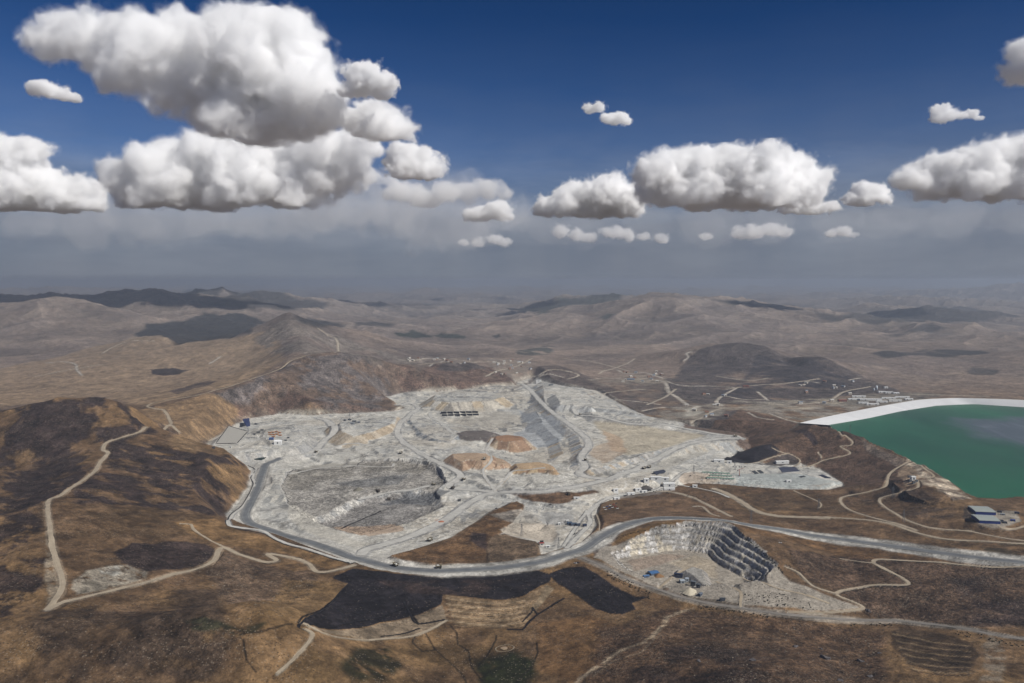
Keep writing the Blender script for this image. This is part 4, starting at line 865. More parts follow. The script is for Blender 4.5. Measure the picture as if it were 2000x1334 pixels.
def haul_material():
    q = mat('haul road'); uv = q.n('ShaderNodeUVMap', uv_map='UVMap').outputs[0]; g = q.n('ShaderNodeNewGeometry').outputs['Position']
    s = q.noise(q.vm('MULTIPLY', uv, (.004, .35, 0)), 1, 5, .65, .4); s2 = q.noise(q.vm('MULTIPLY', uv, (.02, 1.6, 0)), 1, 3, .6); n_ = q.noise(g, 1 / 18, 6, .62)
    c = q.mix(q.mr(s, .36, .62), tuple(A(98, 101, 103)), tuple(A(168, 165, 158)))
    f = q.m('ADD', q.m('MULTIPLY', q.m('SUBTRACT', s2, .5), 1.1), q.m('MULTIPLY', q.m('SUBTRACT', n_, .5), .8))
    sx = q.n('ShaderNodeSeparateXYZ'); q.K.new(uv, sx.inputs[0])
    c = q.mix(q.mr(q.m('ADD', q.m('ABSOLUTE', sx.outputs[1]), q.m('MULTIPLY', q.m('SUBTRACT', n_, .5), 7)), 4, 13), tuple(A(108, 111, 113)), c)
    q.K.new(q.vm('SCALE', c, None, q.m('MAXIMUM', q.m('ADD', f, 1), .4)), q.b.inputs['Base Color'])
    return q.mat
RM['haul_road'] = haul_material()
for kind, L, w_, lab in ROADS: ribbon(kind, L, w_)
RM['drainage_channel'] = None
q = mat('black liner'); q.b.inputs['Base Color'].default_value = (.012, .011, .012, 1); q.b.inputs['Roughness'].default_value = .6; RM['drainage_channel'] = q.mat
for L, w_, lab in DITCH:
    o = ribbon('drainage_channel', L, w_); del o['kind']; set_prop(o, label=lab, cat='drainage channel')

# ------------------------------------------------------------------ the reservoir and its dam
q = mat('green water'); g = q.n('ShaderNodeNewGeometry').outputs['Position']
gs = q.vm('MULTIPLY', g, (1, .45, 1)); n1_ = q.noise(gs, 1 / 420, 5, .6, .4); n2_ = q.noise(gs, 1 / 60, 4, .6)
cw = q.mix(q.mr(n1_, .35, .68), tuple(A(13, 74, 50)), tuple(A(28, 106, 68))); cw = q.mix(q.mr(n2_, .45, .8, 0, .25), cw, tuple(A(46, 92, 76)))
sx = q.n('ShaderNodeSeparateXYZ'); q.K.new(g, sx.inputs[0])
scum = P(2035, 855, 2850); dd = q.vm('LENGTH', q.vm('MULTIPLY', q.vm('SUBTRACT', g, (scum[0] + 60, scum[1] + 30, ZL)), (1 / 330, 1 / 420, 0)))
sm = q.mr(q.m('ADD', dd, q.m('MULTIPLY', q.m('SUBTRACT', q.noise(gs, 1 / 150, 5, .6, 1), .5), 1.3)), .62, 1.0, 1, 0)
wisp = q.mr(q.noise(q.vm('MULTIPLY', g, (1, .25, 1)), 1 / 90, 5, .7, 1.5), .5, .75)
cw = q.mix(q.m('MULTIPLY', sm, .92), cw, q.mix(wisp, tuple(A(80, 88, 98)), tuple(A(112, 118, 128))))
q.K.new(cw, q.b.inputs['Base Color']); q.b.inputs['Roughness'].default_value = .38; q.b.inputs['Specular IOR Level'].default_value = .12
bp = q.n('ShaderNodeBump'); bp.inputs['Strength'].default_value = .25; bp.inputs['Distance'].default_value = .4; q.K.new(q.noise(g, 1 / 7, 3, .6), bp.inputs['Height']); q.K.new(bp.outputs[0], q.b.inputs['Normal'])
WATER = q.mat
c_ = np.mean(np.array([p[:2] for p in LAKE]), 0)
LK = [(c_[0] + (x - c_[0]) * 1.012, c_[1] + (y - c_[1]) * 1.012, ZL) for x, y, _ in LAKE]
bm = bmesh.new(); f = bm.faces.new([bm.verts.new(p) for p in LK]); bmesh.ops.recalc_face_normals(bm, faces=[f])
if f.normal.z < 0: f.normal_flip()
bmesh.ops.triangulate(bm, faces=[f]); me = bpy.data.meshes.new('water'); bm.to_mesh(me); bm.free(); me.materials.append(WATER)
o = bpy.data.objects.new('water', me); COL.objects.link(o); set_prop(o, 'structure')

def plain(name, c, rough=.8, var=.25, sc_=1 / 8, metal=0):
    q = mat(name); g = q.n('ShaderNodeNewGeometry').outputs['Position']
    f = q.m('MULTIPLY_ADD', q.m('SUBTRACT', q.noise(g, sc_, 5, .6), .5), var * 2, 1.0)
    q.K.new(q.vm('SCALE', tuple(float(x) for x in c), None, f), q.b.inputs['Base Color'])
    q.b.inputs['Roughness'].default_value = rough; q.b.inputs['Metallic'].default_value = metal
    return q.mat
def link(name, me, parent=None, **k):
    o = bpy.data.objects.new(name, me); COL.objects.link(o)
    if parent: o.parent = parent
    set_prop(o, **k); return o
# dam: lined inner face, crest road, rock fill behind
WL_ = [(1622,830.5),(1700,817.5),(1760,804.5),(1830,793.5),(1870,791.3),(1905,790.5),(2000,796.5),(2150,807)]
CL_ = [(1562,826),(1612,814.5),(1690,799),(1760,786.5),(1800,780.5),(1850,778),(1890,777.8),(2000,781.5),(2150,790)]
ZC = 84.0
wl = smooth_line([PZ(u, v, ZL - 2) for u, v in WL_], 15); cl = smooth_line([PZ(u, v, ZC) for u, v in CL_], 15)
def resamp(L, n):
    s_ = np.concatenate([[0], np.cumsum(np.linalg.norm(np.diff(L, axis=0), axis=1))]); t_ = np.linspace(0, s_[-1], n)
    return np.stack([np.interp(t_, s_, L[:, k]) for k in range(3)], 1)
ND = 160; wl = resamp(wl, ND); cl = resamp(cl, ND)
wl = np.vstack([wl]); dv = cl - wl; dv[:, 2] = 0; dl = np.linalg.norm(dv, axis=1, keepdims=True); dv /= dl
toe = wl - dv * 20; toe[:, 2] = ZL - 10
back = cl + dv * 11; bt = cl + dv * 150; bt[:, 2] = 15
def strip(rows):
    co = np.concatenate(rows); n = len(rows[0]); r = len(rows); i = np.arange(n * r).reshape(r, n)
    q_ = np.stack([i[:-1, :-1], i[:-1, 1:], i[1:, 1:], i[1:, :-1]], -1).reshape(-1, 4)
    z_ = np.cross(co[q_[:, 1]] - co[q_[:, 0]], co[q_[:, 2]] - co[q_[:, 0]])[:, 2]
    return co, (q_[:, ::-1] if z_.mean() < 0 else q_)
q = mat('white liner'); g = q.n('ShaderNodeNewGeometry').outputs['Position']
q.K.new(q.vm('SCALE', tuple(A(206, 206, 206)), None, q.m('MULTIPLY_ADD', q.m('SUBTRACT', q.noise(g, 1 / 60, 5, .6), .5), .22, 1.0)), q.b.inputs['Base Color']); q.b.inputs['Roughness'].default_value = .6
LINER = q.mat
dam = bpy.data.objects.new('dam', None); COL.objects.link(dam); dam.location = tuple(wl[ND // 3])
set_prop(dam, label='long curved white-lined dam wall holding the green reservoir', cat='dam')
def child(name, me, parent, mtx=None, **k):
    """a part: its mesh is given in world coordinates"""
    o = bpy.data.objects.new(name, me); COL.objects.link(o); o.parent = parent
    me.transform(__import__('mathutils').Matrix.Translation(-parent.location)); set_prop(o, **k); return o
co, q_ = strip([toe, wl, cl]); child('lined_face', mesh_from('lined_face', co, q_, [LINER]), dam)
co, q_ = strip([cl, back]); child('crest_road', mesh_from('crest_road', co, q_, [plain('crest gravel', A(176, 170, 158))]), dam)
co, q_ = strip([back, bt]); child('rock_fill_slope', mesh_from('rock_fill_slope', co, q_, [plain('rock fill', A(120, 112, 104), var=.5)]), dam)
SEAM = plain('bright seam', A(226, 226, 224), var=.05)
for t_ in (.155, .285, .395, .405, .47):
    i = int(t_ * ND); a = wl[i]; b = cl[i] ; tg = (wl[i + 1] - wl[i]); tg /= np.linalg.norm(tg); nrm = np.array([0, 0, .35])
    co = np.array([a - tg * 1.6 + nrm, a + tg * 1.6 + nrm, b + tg * 1.6 + nrm, b - tg * 1.6 + nrm, a - tg * 1.6 - nrm, a + tg * 1.6 - nrm, b + tg * 1.6 - nrm, b - tg * 1.6 - nrm])
    child('liner_seam', mesh_from('liner_seam', co, [(0, 1, 2, 3), (7, 6, 5, 4), (0, 4, 5, 1), (1, 5, 6, 2), (2, 6, 7, 3), (3, 7, 4, 0)], [SEAM], False), dam)
# ------------------------------------------------------------------ cumulus clouds: closed bodies of mist, each where it floats
def cloud_material(dens, col=(1, 1, 1)):
    m_ = bpy.data.materials.new('cloud mist'); m_.use_nodes = True; m_.node_tree.nodes.clear(); q = NT(m_.node_tree)
    pv = q.n('ShaderNodeVolumePrincipled'); mo = q.n('ShaderNodeOutputMaterial'); q.K.new(pv.outputs[0], mo.inputs['Volume'])
    pv.inputs['Density'].default_value = dens; pv.inputs['Anisotropy'].default_value = 0.0; pv.inputs['Color'].default_value = (*col, 1)
    return m_
VEILS = ((.80, .05), (.89, .10), (.98, .22), (1.05, .40))
def cloud(blobs, D, vbase, dens, res=150, amp=1.0, label='', th=0.0, spread=.5, seed=0, depth=1.0, stretch=1.0):
    small = len(blobs) < 18; hx, hz = (1.5, .92) if small else (1.15, 1.0); amp = amp * (1.3 if small else 1.0)
    rnd = random.Random(seed + 5); k = D / FOC
    B = []
    for (u, v, r) in blobs:
        d = D + rnd.uniform(-spread, spread) * r * k * 1.6
        B.append((P(u, v, d), r * D / FOC))
    rm = sum(b[1] for b in B) / len(B); pad = 1.25
    lo = [min(b[0][i] - b[1] * pad * (hx, hx, hz)[i] for b in B) for i in range(3)]; hi = [max(b[0][i] + b[1] * pad * (hx, hx, hz)[i] for b in B) for i in range(3)]
    zb = P(1000, vbase, D)[2]; lo[2] = max(lo[2], zb - rm * .35)
    ext = [hi[i] - lo[i] for i in range(3)]; vs = max(ext) / (res * .8)
    ng = bpy.data.node_groups.new('cloud form', 'GeometryNodeTree')
    ng.interface.new_socket('Geometry', in_out='INPUT', socket_type='NodeSocketGeometry')
    ng.interface.new_socket('Geometry', in_out='OUTPUT', socket_type='NodeSocketGeometry')
    q = NT(ng); out = q.n('NodeGroupOutput'); vc = q.n('GeometryNodeVolumeCube')
    vc.inputs['Min'].default_value = lo; vc.inputs['Max'].default_value = hi
    for a, e in zip('XYZ', ext): vc.inputs['Resolution ' + a].default_value = max(12, int(e / vs))
    pos = q.n('GeometryNodeInputPosition').outputs[0]; f = None
    for c, r in B:
        d = q.m('DIVIDE', q.vm('LENGTH', q.vm('MULTIPLY', q.vm('SUBTRACT', pos, c), (1 / hx, 1 / hx, 1 / hz))), r)
        f = d if f is None else q.m('SMOOTH_MIN', f, d, .25)
    off = q.vm('ADD', pos, (seed * 913.0, seed * 377.0, 0))
    nz = q.noise(off, 1 / (rm * (1.7 if small else 1.1)), 9, .64, .4)
    def bill(s_):
        vn = q.n('ShaderNodeTexVoronoi', feature='F1'); q.put(vn.inputs['Vector'], off); vn.inputs['Scale'].default_value = s_
        return q.m('SUBTRACT', .55, vn.outputs['Distance'])
    g = q.m('SUBTRACT', 1.0, f)
    g = q.m('ADD', g, q.m('MULTIPLY', q.m('SUBTRACT', nz, .52), (2.1 if small else 2.5) * amp))
    g = q.m('ADD', g, q.m('MULTIPLY', bill(1 / (rm * .62)), .34 * amp)); g = q.m('ADD', g, q.m('MULTIPLY', bill(1 / (rm * .26)), .18 * amp)); g = q.m('ADD', g, q.m('MULTIPLY', bill(1 / (rm * .11)), .09 * amp))
    zz = q.n('ShaderNodeSeparateXYZ'); q.K.new(pos, zz.inputs[0])
    low = q.m('MAXIMUM', q.m('SUBTRACT', zb + 0.0, q.m('ADD', zz.outputs[2], q.m('MULTIPLY', q.m('SUBTRACT', nz, .5), rm * 1.3))), 0.0)
    g = q.m('SUBTRACT', g, q.m('DIVIDE', low, rm * .14))
    q.K.new(q.m('ADD', q.m('MINIMUM', q.m('MAXIMUM', g, -1.0), 1.0), 1.0), vc.inputs['Density'])
    vm_ = q.n('GeometryNodeVolumeToMesh'); q.K.new(vc.outputs[0], vm_.inputs['Volume']); vm_.inputs['Threshold'].default_value = 1.12 + th
    q.K.new(vm_.outputs[0], out.inputs[0])
    tmp = bpy.data.objects.new('tmp', bpy.data.meshes.new('tmp')); COL.objects.link(tmp)
    md = tmp.modifiers.new('g', 'NODES'); md.node_group = ng
    dg = bpy.context.evaluated_depsgraph_get(); me = bpy.data.meshes.new_from_object(tmp.evaluated_get(dg))
    shells = []
    for th_, k_ in VEILS:
        vm_.inputs['Threshold'].default_value = th_ + th; ng.update_tag(); tmp.update_tag(); bpy.context.view_layer.update()
        dg = bpy.context.evaluated_depsgraph_get(); shells.append((bpy.data.meshes.new_from_object(tmp.evaluated_get(dg)), k_))
    bpy.data.objects.remove(tmp); bpy.data.node_groups.remove(ng)
    # drop crumbs
    me.materials.clear(); me.materials.append(cloud_material(dens / (rm / 200.0)))
    c0 = B[0][0]; me.transform(__import__('mathutils').Matrix.Translation((-c0[0], -c0[1], -c0[2])))
    o = bpy.data.objects.new('cloud', me); o.location = c0; COL.objects.link(o)
    for me2, k_ in shells:
        me2.materials.clear(); me2.materials.append(cloud_material(dens / (rm / 200.0) * k_)); me2.transform(__import__('mathutils').Matrix.Translation((-c0[0], -c0[1], -c0[2])))
        o2 = bpy.data.objects.new('veil', me2); COL.objects.link(o2); o2.parent = o
    set_prop(o, label=label, cat='cloud', group='cumulus clouds over the plateau'); return o
CLOUDS = [
 ([(105,78,46),(150,58,40),(190,78,52),(245,95,58),(300,80,52),(345,62,42),(390,60,42),(430,55,40),(480,50,42),(530,48,40),(565,55,36),(580,90,48),(540,110,75),(480,120,80),(420,120,80),(350,120,70),(290,130,60),(595,140,50),(620,110,24),(600,190,62),(540,190,70),(470,190,70),(400,180,62),(340,180,45),(440,235,48),(510,240,50),(580,235,50),(635,225,32),(230,140,42)], 8500, 276, .0085, 260, 'huge cumulus cloud, the largest, with bright top and grey underside', 1),
 ([(240,345,42),(285,325,42),(340,315,46),(385,290,34),(415,290,38),(450,310,42),(505,305,38),(560,300,40),(610,290,42),(655,285,40),(700,285,34),(730,290,20),(330,365,58),(400,360,58),(470,365,58),(540,360,55),(600,345,55),(660,335,48),(270,375,45),(690,320,32)], 13000, 402, .010, 230, 'wide billowing cloud with flat grey base just beneath the largest cloud', 2),
 ([(-40,300,46),(20,292,26),(60,292,26),(30,325,30),(-30,360,50),(30,370,44),(80,360,34),(110,378,34),(150,375,32),(40,395,36),(110,398,28),(170,398,22)], 10500, 410, .010, 150, 'low cloud bank running out of the frame at the left', 3),
 ([(712,142,22),(725,160,26),(745,168,20),(700,172,20),(680,180,12),(755,185,12)], 8000, 192, .007, 100, 'small ragged cloud at the upper right of the largest cloud', 4),
 ([(700,230,30),(735,238,34),(770,258,28),(720,258,26)], 8600, 272, .006, 100, 'smooth pale cloud below the small ragged one', 5),
 ([(790,302,24),(815,305,24),(838,318,20),(800,330,30),(835,335,24),(770,318,16)], 9800, 348, .007, 110, 'upright puffy cloud ending the left chain of clouds', 6),
 ([(720,345,18),(760,350,16),(790,375,26),(830,390,24),(870,375,26),(915,372,24),(955,372,22),(985,380,16)], 13000, 405, .0018, 110, 'thin hazy cloud trailing off towards the gap of blue sky', 7),
 ([(925,418,15),(950,415,17),(972,410,20),(985,422,13)], 14000, 434, .005, 80, 'small white cloud under the thin hazy one', 8),
 ([(1285,340,32),(1325,325,34),(1370,318,34),(1415,320,34),(1460,315,34),(1505,320,36),(1545,330,34),(1590,345,26),(1612,342,16),(1300,370,38),(1360,368,46),(1430,368,46),(1500,368,44),(1560,370,36)], 11000, 404, .011, 220, 'big domed cumulus cloud over the right-hand mountains', 9),
 ([(1062,408,16),(1095,398,24),(1130,385,30),(1165,375,28),(1185,362,26),(1215,385,28),(1240,378,24),(1180,400,28),(1130,408,22),(1225,405,22)], 12500, 424, .010, 150, 'lower lumpy cloud touching the left end of the big domed one', 10),
 ([(1545,405,18),(1575,402,20),(1600,408,16),(1622,404,14)], 12500, 418, .006, 80, 'low scrap of cloud under the right end of the big domed one', 11),
 ([(1662,388,14),(1688,372,18),(1708,378,16),(1728,390,12),(1690,390,18)], 12500, 402, .007, 80, 'small dark-centred cloud between the two big right-hand clouds', 12),
 ([(1785,350,26),(1815,332,28),(1855,320,30),(1900,318,34),(1950,308,36),(2000,300,40),(2060,300,50),(1830,362,28),(1890,358,38),(1960,355,42),(2030,350,48)], 10500, 388, .010, 170, 'big cloud rising towards the right edge above the reservoir', 13),
 ([(2000,105,26),(2020,130,34),(1992,140,16),(2050,110,40)], 8000, 168, .007, 70, 'edge of a cloud high at the right border', 14),
 ([(1838,212,12),(1845,225,14),(1832,232,10)], 11000, 240, .004, 60, 'tiny wisp of cloud high above the right-hand cloud', 15),
 ([(1880,225,8),(1900,222,9),(1912,230,6)], 11000, 236, .0025, 60, 'faint shred beside the tiny wisp at the upper right', 16),
 ([(1152,212,10),(1168,208,11)], 11000, 220, .0035, 50, 'fainter of two small wisps in the clear blue middle', 17),
 ([(1190,232,12),(1208,232,14),(1222,236,9)], 11000, 244, .005, 50, 'brighter of two small wisps in the clear blue middle', 18),
 ([(78,172,15),(98,175,18),(120,184,14),(145,190,10)], 6300, 196, .005, 70, 'small flat cloud left of the largest cloud', 19),
 ([(1098,450,15),(1125,458,14),(1150,464,12),(1195,455,15),(1225,458,14),(1255,462,10),(1290,466,12)], 21000, 474, .0017, 110, 'row of dim low clouds under the lumpy cloud', 20),
 ([(1445,455,14),(1475,452,16),(1510,450,15),(1535,455,12),(1380,462,10)], 21000, 470, .0017, 90, 'dim low cloud beneath the big domed one', 21),
 ([(1625,455,10),(1645,452,12),(1662,458,8)], 21000, 464, .0016, 50, 'lone dim puff between the right-hand clouds low down', 22),
 ([(905,474,9),(935,474,11),(965,468,13),(985,472,11)], 21000, 484, .0015, 70, 'faint low cloud over the distant plain', 23),
]
CLOUDS += [
 ([(60,430,50),(160,425,60),(270,430,60),(380,428,60),(480,420,60),(570,415,60),(640,400,50)], 15000, 496, .00042, 90, 'broad translucent veil of rain haze under the left cloud banks', 31),
 ([(720,400,60),(800,390,60),(880,395,60),(950,400,50),(1000,420,40),(820,440,50),(900,450,50)], 16000, 505, .00045, 90, 'translucent veil of haze between the left clouds and the gap of blue sky', 32),
 ([(1060,440,40),(1150,440,44),(1260,440,44),(1380,440,46),(1500,440,46),(1620,430,44),(1740,430,44),(1860,425,44),(1980,420,44)], 19000, 500, .0002, 110, 'long thin veil of haze under the right-hand clouds', 33),
]
for i, (bl, D, vb, dn, rs, lab, sd_) in enumerate(CLOUDS):
    cloud(bl, D, vb, dn * CLOUD_K, rs, label=lab, seed=sd_)
# ------------------------------------------------------------------ mesh bits for the things that stand on the ground
from mathutils import Matrix
MATS = {}
def M(name, rgb=(150, 150, 150), rough=.7, var=.12, sc_=1 / 3):
    if name not in MATS: MATS[name] = plain(name, A(*rgb), rough, var, sc_)
    return MATS[name]
class MB:
    def __init__(s): s.bm = bmesh.new()
    def _add(s, fn, mtx, **k):
        r = fn(s.bm, matrix=mtx, **k); return r['verts']
    def box(s, cx, cy, cz, sx, sy, sz, rz=0, rx=0, bev=0, top=1.0):
        m_ = Matrix.Translation((cx, cy, cz)) @ Matrix.Rotation(rz, 4, 'Z') @ Matrix.Rotation(rx, 4, 'X') @ Matrix.Diagonal((sx, sy, sz, 1))
        vs = s._add(bmesh.ops.create_cube, Matrix.Identity(4), size=1)
        for v in vs:
            if v.co.z > 0 and top != 1: v.co.x *= top; v.co.y *= top
            v.co = m_ @ v.co
        if bev: bmesh.ops.bevel(s.bm, geom=list({e for v in vs for e in v.link_edges}), offset=bev, segments=1, affect='EDGES')
        return s
    def cyl(s, a, b, r, r2=None, n=10):
        a, b = Vector(a), Vector(b); d = b - a
        m_ = Matrix.Translation((a + b) / 2) @ d.to_track_quat('Z', 'Y').to_matrix().to_4x4()
        s._add(bmesh.ops.create_cone, m_, cap_ends=True, segments=n, radius1=r, radius2=r if r2 is None else r2, depth=d.length); return s
    def prism(s, prof, x0, x1, axis='X'):
        """profile of (y, z) points drawn out along x"""
        n = len(prof); A_ = [s.bm.verts.new((x0, y, z)) for y, z in prof]; B_ = [s.bm.verts.new((x1, y, z)) for y, z in prof]
        s.bm.faces.new(A_[::-1]); s.bm.faces.new(B_)
        for i in range(n): s.bm.faces.new((A_[i], A_[(i + 1) % n], B_[(i + 1) % n], B_[i]))
        return s
    def blob(s, c, r, sub=2, amp=.25, seed=0, sq=(1, 1, 1)):
        vs = s._add(bmesh.ops.create_icosphere, Matrix.Identity(4), subdivisions=sub, radius=1)
        rn = random.Random(seed); ph = [rn.uniform(0, 9) for _ in range(6)]
        for v in vs:
            p = v.co.normalized()
            k = 1 + amp * (math.sin(p.x * 3.1 + ph[0]) * math.sin(p.y * 3.7 + ph[1]) + .6 * math.sin(p.z * 6.3 + ph[2] + p.x * 4) + .4 * math.sin(p.y * 9 + ph[3] - p.z * 5)) + rn.uniform(-.5, .5) * amp * .5
            v.co = Vector(c) + Vector((p.x * r * k * sq[0], p.y * r * k * sq[1], p.z * r * k * sq[2]))
        return s
    def done(s, name, mt, parent, smooth=False, **k):
        bmesh.ops.recalc_face_normals(s.bm, faces=s.bm.faces)
        me = bpy.data.meshes.new(name); s.bm.to_mesh(me); s.bm.free(); me.materials.append(mt)
        if smooth: me.polygons.foreach_set('use_smooth', [True] * len(me.polygons))
        o = bpy.data.objects.new(name, me); COL.objects.link(o); o.parent = parent; set_prop(o, **k); return o
def root(name, label, cat, group=None, loc=(0, 0, 0), rz=0):
    o = bpy.data.objects.new(name, None); COL.objects.link(o); o.location = loc; o.rotation_euler = (0, 0, rz); o.empty_display_size = 2
    set_prop(o, label=label, cat=cat, group=group); return o
def dup(o, loc, rz, label=None, group=None, scale=1.0):
    r = o.copy(); COL.objects.link(r); r.location = loc; r.rotation_euler = (0, 0, rz); r.scale = (scale,) * 3
    if label: r['label'] = label
    if group: r['group'] = group
    for ch in list(o.children):
        c = ch.copy(); COL.objects.link(c); c.parent = r
        for g in ch.children: d = g.copy(); COL.objects.link(d); d.parent = c
    return r
def foot(x, y, w_, d_, rz):
    """lowest and highest ground under a rectangle"""
    c, s_ = math.cos(rz), math.sin(rz)
    z = [float(hgt(x + dx * c - dy * s_, y + dx * s_ + dy * c)) for dx in (-w_ / 2, 0, w_ / 2) for dy in (-d_ / 2, 0, d_ / 2)]
    return min(z), max(z)

# ---- buildings: walls, pitched roof, doors and a band of windows
NB = [0]
def building(u, v, w_, d_, h_, rz, label, wall=(205, 205, 200), roof=(215, 215, 212), cat='building', name='building', pitch=.12, doors=1, win=True, group=None, door_col=(70, 75, 85), ends=False, base=None):
    x, y, z = hit(u, v); lo_, hi_ = foot(x, y, w_, d_, rz); z = hi_ + .1; sk = hi_ - lo_ + .8
    o = root(name, label, cat, group, (x, y, z), rz)
    wm = M('wall %d %d %d' % wall, wall); rm_ = M('roof %d %d %d' % roof, roof, .5)
    MB().box(0, 0, (h_ - sk) / 2, w_, d_, h_ + sk).done('wall', wm, o)
    e = .5; rh = d_ * pitch
    MB().prism([(-d_ / 2 - e, h_ + .05), (d_ / 2 + e, h_ + .05), (d_ / 2 + e, h_ + .35), (0, h_ + .35 + rh), (-d_ / 2 - e, h_ + .35)], -w_ / 2 - e, w_ / 2 + e).done('roof', rm_, o)
    for k in range(doors):
        dx = (k + .5) / doors * w_ - w_ / 2; dw = min(4.5, w_ / (doors * 2.2))
        MB().box(dx, -d_ / 2 - .06, h_ * .35, dw, .12, h_ * .7).done('door', M('door %d %d %d' % door_col, door_col), o)
    if win:
        n = max(2, int(w_ / 9))
        for k in range(min(n, 6)):
            dx = (k + .98) / n * w_ - w_ / 2
            if dx < w_ / 2 - 1.2: MB().box(dx, -d_ / 2 - .05, h_ * .62, 1.8, .1, h_ * .22).done('window', M('window glass', (40, 48, 60), .2), o)
    return o
WW, WR = (214, 214, 210), (226, 226, 222)
# camp of white sheds between the pit and the pads
for u, v, w_, d_, h_, rz, lab in [
  (1262, 941, 15, 12, 7, .1, 'small white shed, leftmost of the white camp sheds by the asphalt bend'),
  (1281, 938, 32, 14, 7, -.1, 'long white shed behind the dark gravel heap in the camp'),
  (1299, 943, 22, 12, 6, -.2, 'narrow white shed beside the dark asphalt road in the camp'),
  (1306, 951, 34, 18, 8, .05, 'largest white shed of the camp, in front of the other camp sheds'),
  (1307, 957, 32, 10, 5, .05, 'low white annex in front of the largest camp shed'),
  (1258, 962, 16, 8, 5, .2, 'low pale office block beside the camp road'),
  (1246, 959, 18, 8, 5, .2, 'pale office block left of its neighbour on the camp road'),
  (1232, 966, 22, 8, 5, .25, 'long low pale cabin where the camp road narrows'),
  (1202, 961, 15, 8, 5, .3, 'small pale cabin at the left end of the camp road'),
  (1126, 974, 16, 7, 4, .0, 'lone white cabin on the strip below the brown island'),
  (1204, 975, 18, 8, 5, .3, 'white roofed cabin above the parked vehicles'),
  (1404, 902, 34, 14, 7, -.1, 'white workshop at the foot of the black heap'),
  (1424, 905, 16, 10, 6, -.1, 'small white shed beside the workshop at the black heap'),
  (1540, 941, 16, 9, 5, .1, 'white cabin on the right part of the pale pad'),
  (1357, 951, 14, 8, 5, -.1, 'small white cabin at the top of the pale curving road'),
  (1527, 905, 46, 14, 5, .15, 'long pale shed at the upper edge of the pale pad')]:
    building(u, v, w_, d_, h_, rz, lab, WW, WR, group=None)
# barracks below the dark hill, beyond the dam
for u, v, w_, d_, rz, lab in [
  (1677, 776, 70, 12, -.05, 'white barrack at the upper left of the camp beyond the dam'), (1668, 781, 60, 12, -.05, 'white barrack second row left of the camp beyond the dam'),
  (1700, 782, 110, 14, -.06, 'longest white barrack in the middle of the camp beyond the dam'), (1735, 779, 70, 12, -.06, 'white barrack right of the longest one beyond the dam'),
  (1762, 777, 72, 12, -.06, 'white barrack at the right end of the camp beyond the dam'), (1748, 784, 64, 12, -.06, 'white barrack in the lower right of the camp beyond the dam'),
  (1686, 788, 50, 12, -.06, 'short white barrack nearest the left foot of the dam'), (1704, 791, 60, 12, -.06, 'white barrack nearest the dam crest'),
  (1722, 786, 56, 12, -.06, 'pale barrack between the longest barrack and the dam'), (1775, 781, 40, 12, -.06, 'short barrack beside the dam crest at the right'),
  (1722, 767, 36, 14, -.05, 'white hall left in the row uphill of the barracks'), (1736, 768, 40, 14, -.05, 'white hall in the middle of the row uphill of the barracks'), (1750, 769, 30, 14, -.05, 'white hall right in the row uphill of the barracks')]:
    building(u, v, w_, d_, 6.5, rz, lab, WW, (232, 232, 230), name='barrack', cat='barrack', group=None, doors=2)
building(1645, 784, 40, 20, 7, 0, 'rust-red roofed building left of the barracks', (120, 84, 74), (134, 84, 72))
building(1457, 756, 34, 18, 7, -.1, 'red-brown roofed house at the foot of the dark hills', (130, 100, 90), (128, 82, 70))
building(1232, 742, 44, 18, 7, 0, 'blue-grey roofed shed beside the far pale track', (120, 130, 142), (112, 128, 146))
building(1730, 758, 20, 14, 6, 0, 'small white house above the row of white halls', WW, WR)
building(1052, 747, 34, 12, 7, .1, 'white crusher house at the far tip of the pit', WW, WR)
building(1076, 753, 26, 10, 6, .1, 'grey shed near the far tip of the pit', (120, 124, 126), (104, 110, 114))
# tower
def silo(u, v, r, h_, lab, col=(190, 196, 200)):
    x, y, z = hit(u, v); o = root('silo', lab, 'silo', None, (x, y, z - .5))
    MB().cyl((0, 0, 0), (0, 0, h_), r, n=16).done('tank_body', M('silo shell', col), o, True); MB().cyl((0, 0, h_), (0, 0, h_ + r * .6), r * 1.03, .4, 16).done('cone_roof', M('silo shell', col), o); return o
silo(1712, 762, 6, 24, 'grey concrete silo uphill of the white barracks')
silo(1707, 764, 3.5, 15, 'thin silo left of the grey concrete silo')
# two large halls with blue walls by the water
BLU = (34, 52, 112)
def hall(u, v, w_, d_, h_, rz, lab):
    x, y, z = hit(u, v); lo_, hi_ = foot(x, y, w_, d_, rz); z = hi_; sk = hi_ - lo_ + 1
    o = root('warehouse', lab, 'warehouse', None, (x, y, z), rz)
    MB().box(0, 0, (h_ - sk) / 2, w_, d_, h_ + sk).done('wall', M('blue cladding', BLU), o)
    MB().prism([(-d_ / 2 - .6, h_ + .05), (d_ / 2 + .6, h_ + .05), (d_ / 2 + .6, h_ + .5), (0, h_ + 2.2), (-d_ / 2 - .6, h_ + .5)], -w_ / 2 - .6, w_ / 2 + .6).done('roof', M('pale roof sheet', (158, 164, 158), .5), o)
    for k in range(8): MB().box(-w_ / 2 + (k + .5) * w_ / 8, d_ * .30, h_ + 1.6, 1.4, d_ * .26, .3).done('skylight', M('skylight', (196, 204, 206), .3), o)
    for k in range(3): MB().box(w_ / 2 + .08, -d_ / 3 + k * d_ / 3, h_ * .4, .16, 5, h_ * .8).done('gate', M('gate', (150, 154, 158)), o)
    return o
hall(1917, 1000, 44, 48, 6, -.16, 'far one of two blue-walled warehouses beside the reservoir shore')
hall(1925, 1017, 44, 46, 6.5, -.16, 'near one of two blue-walled warehouses, with the wide blue front')
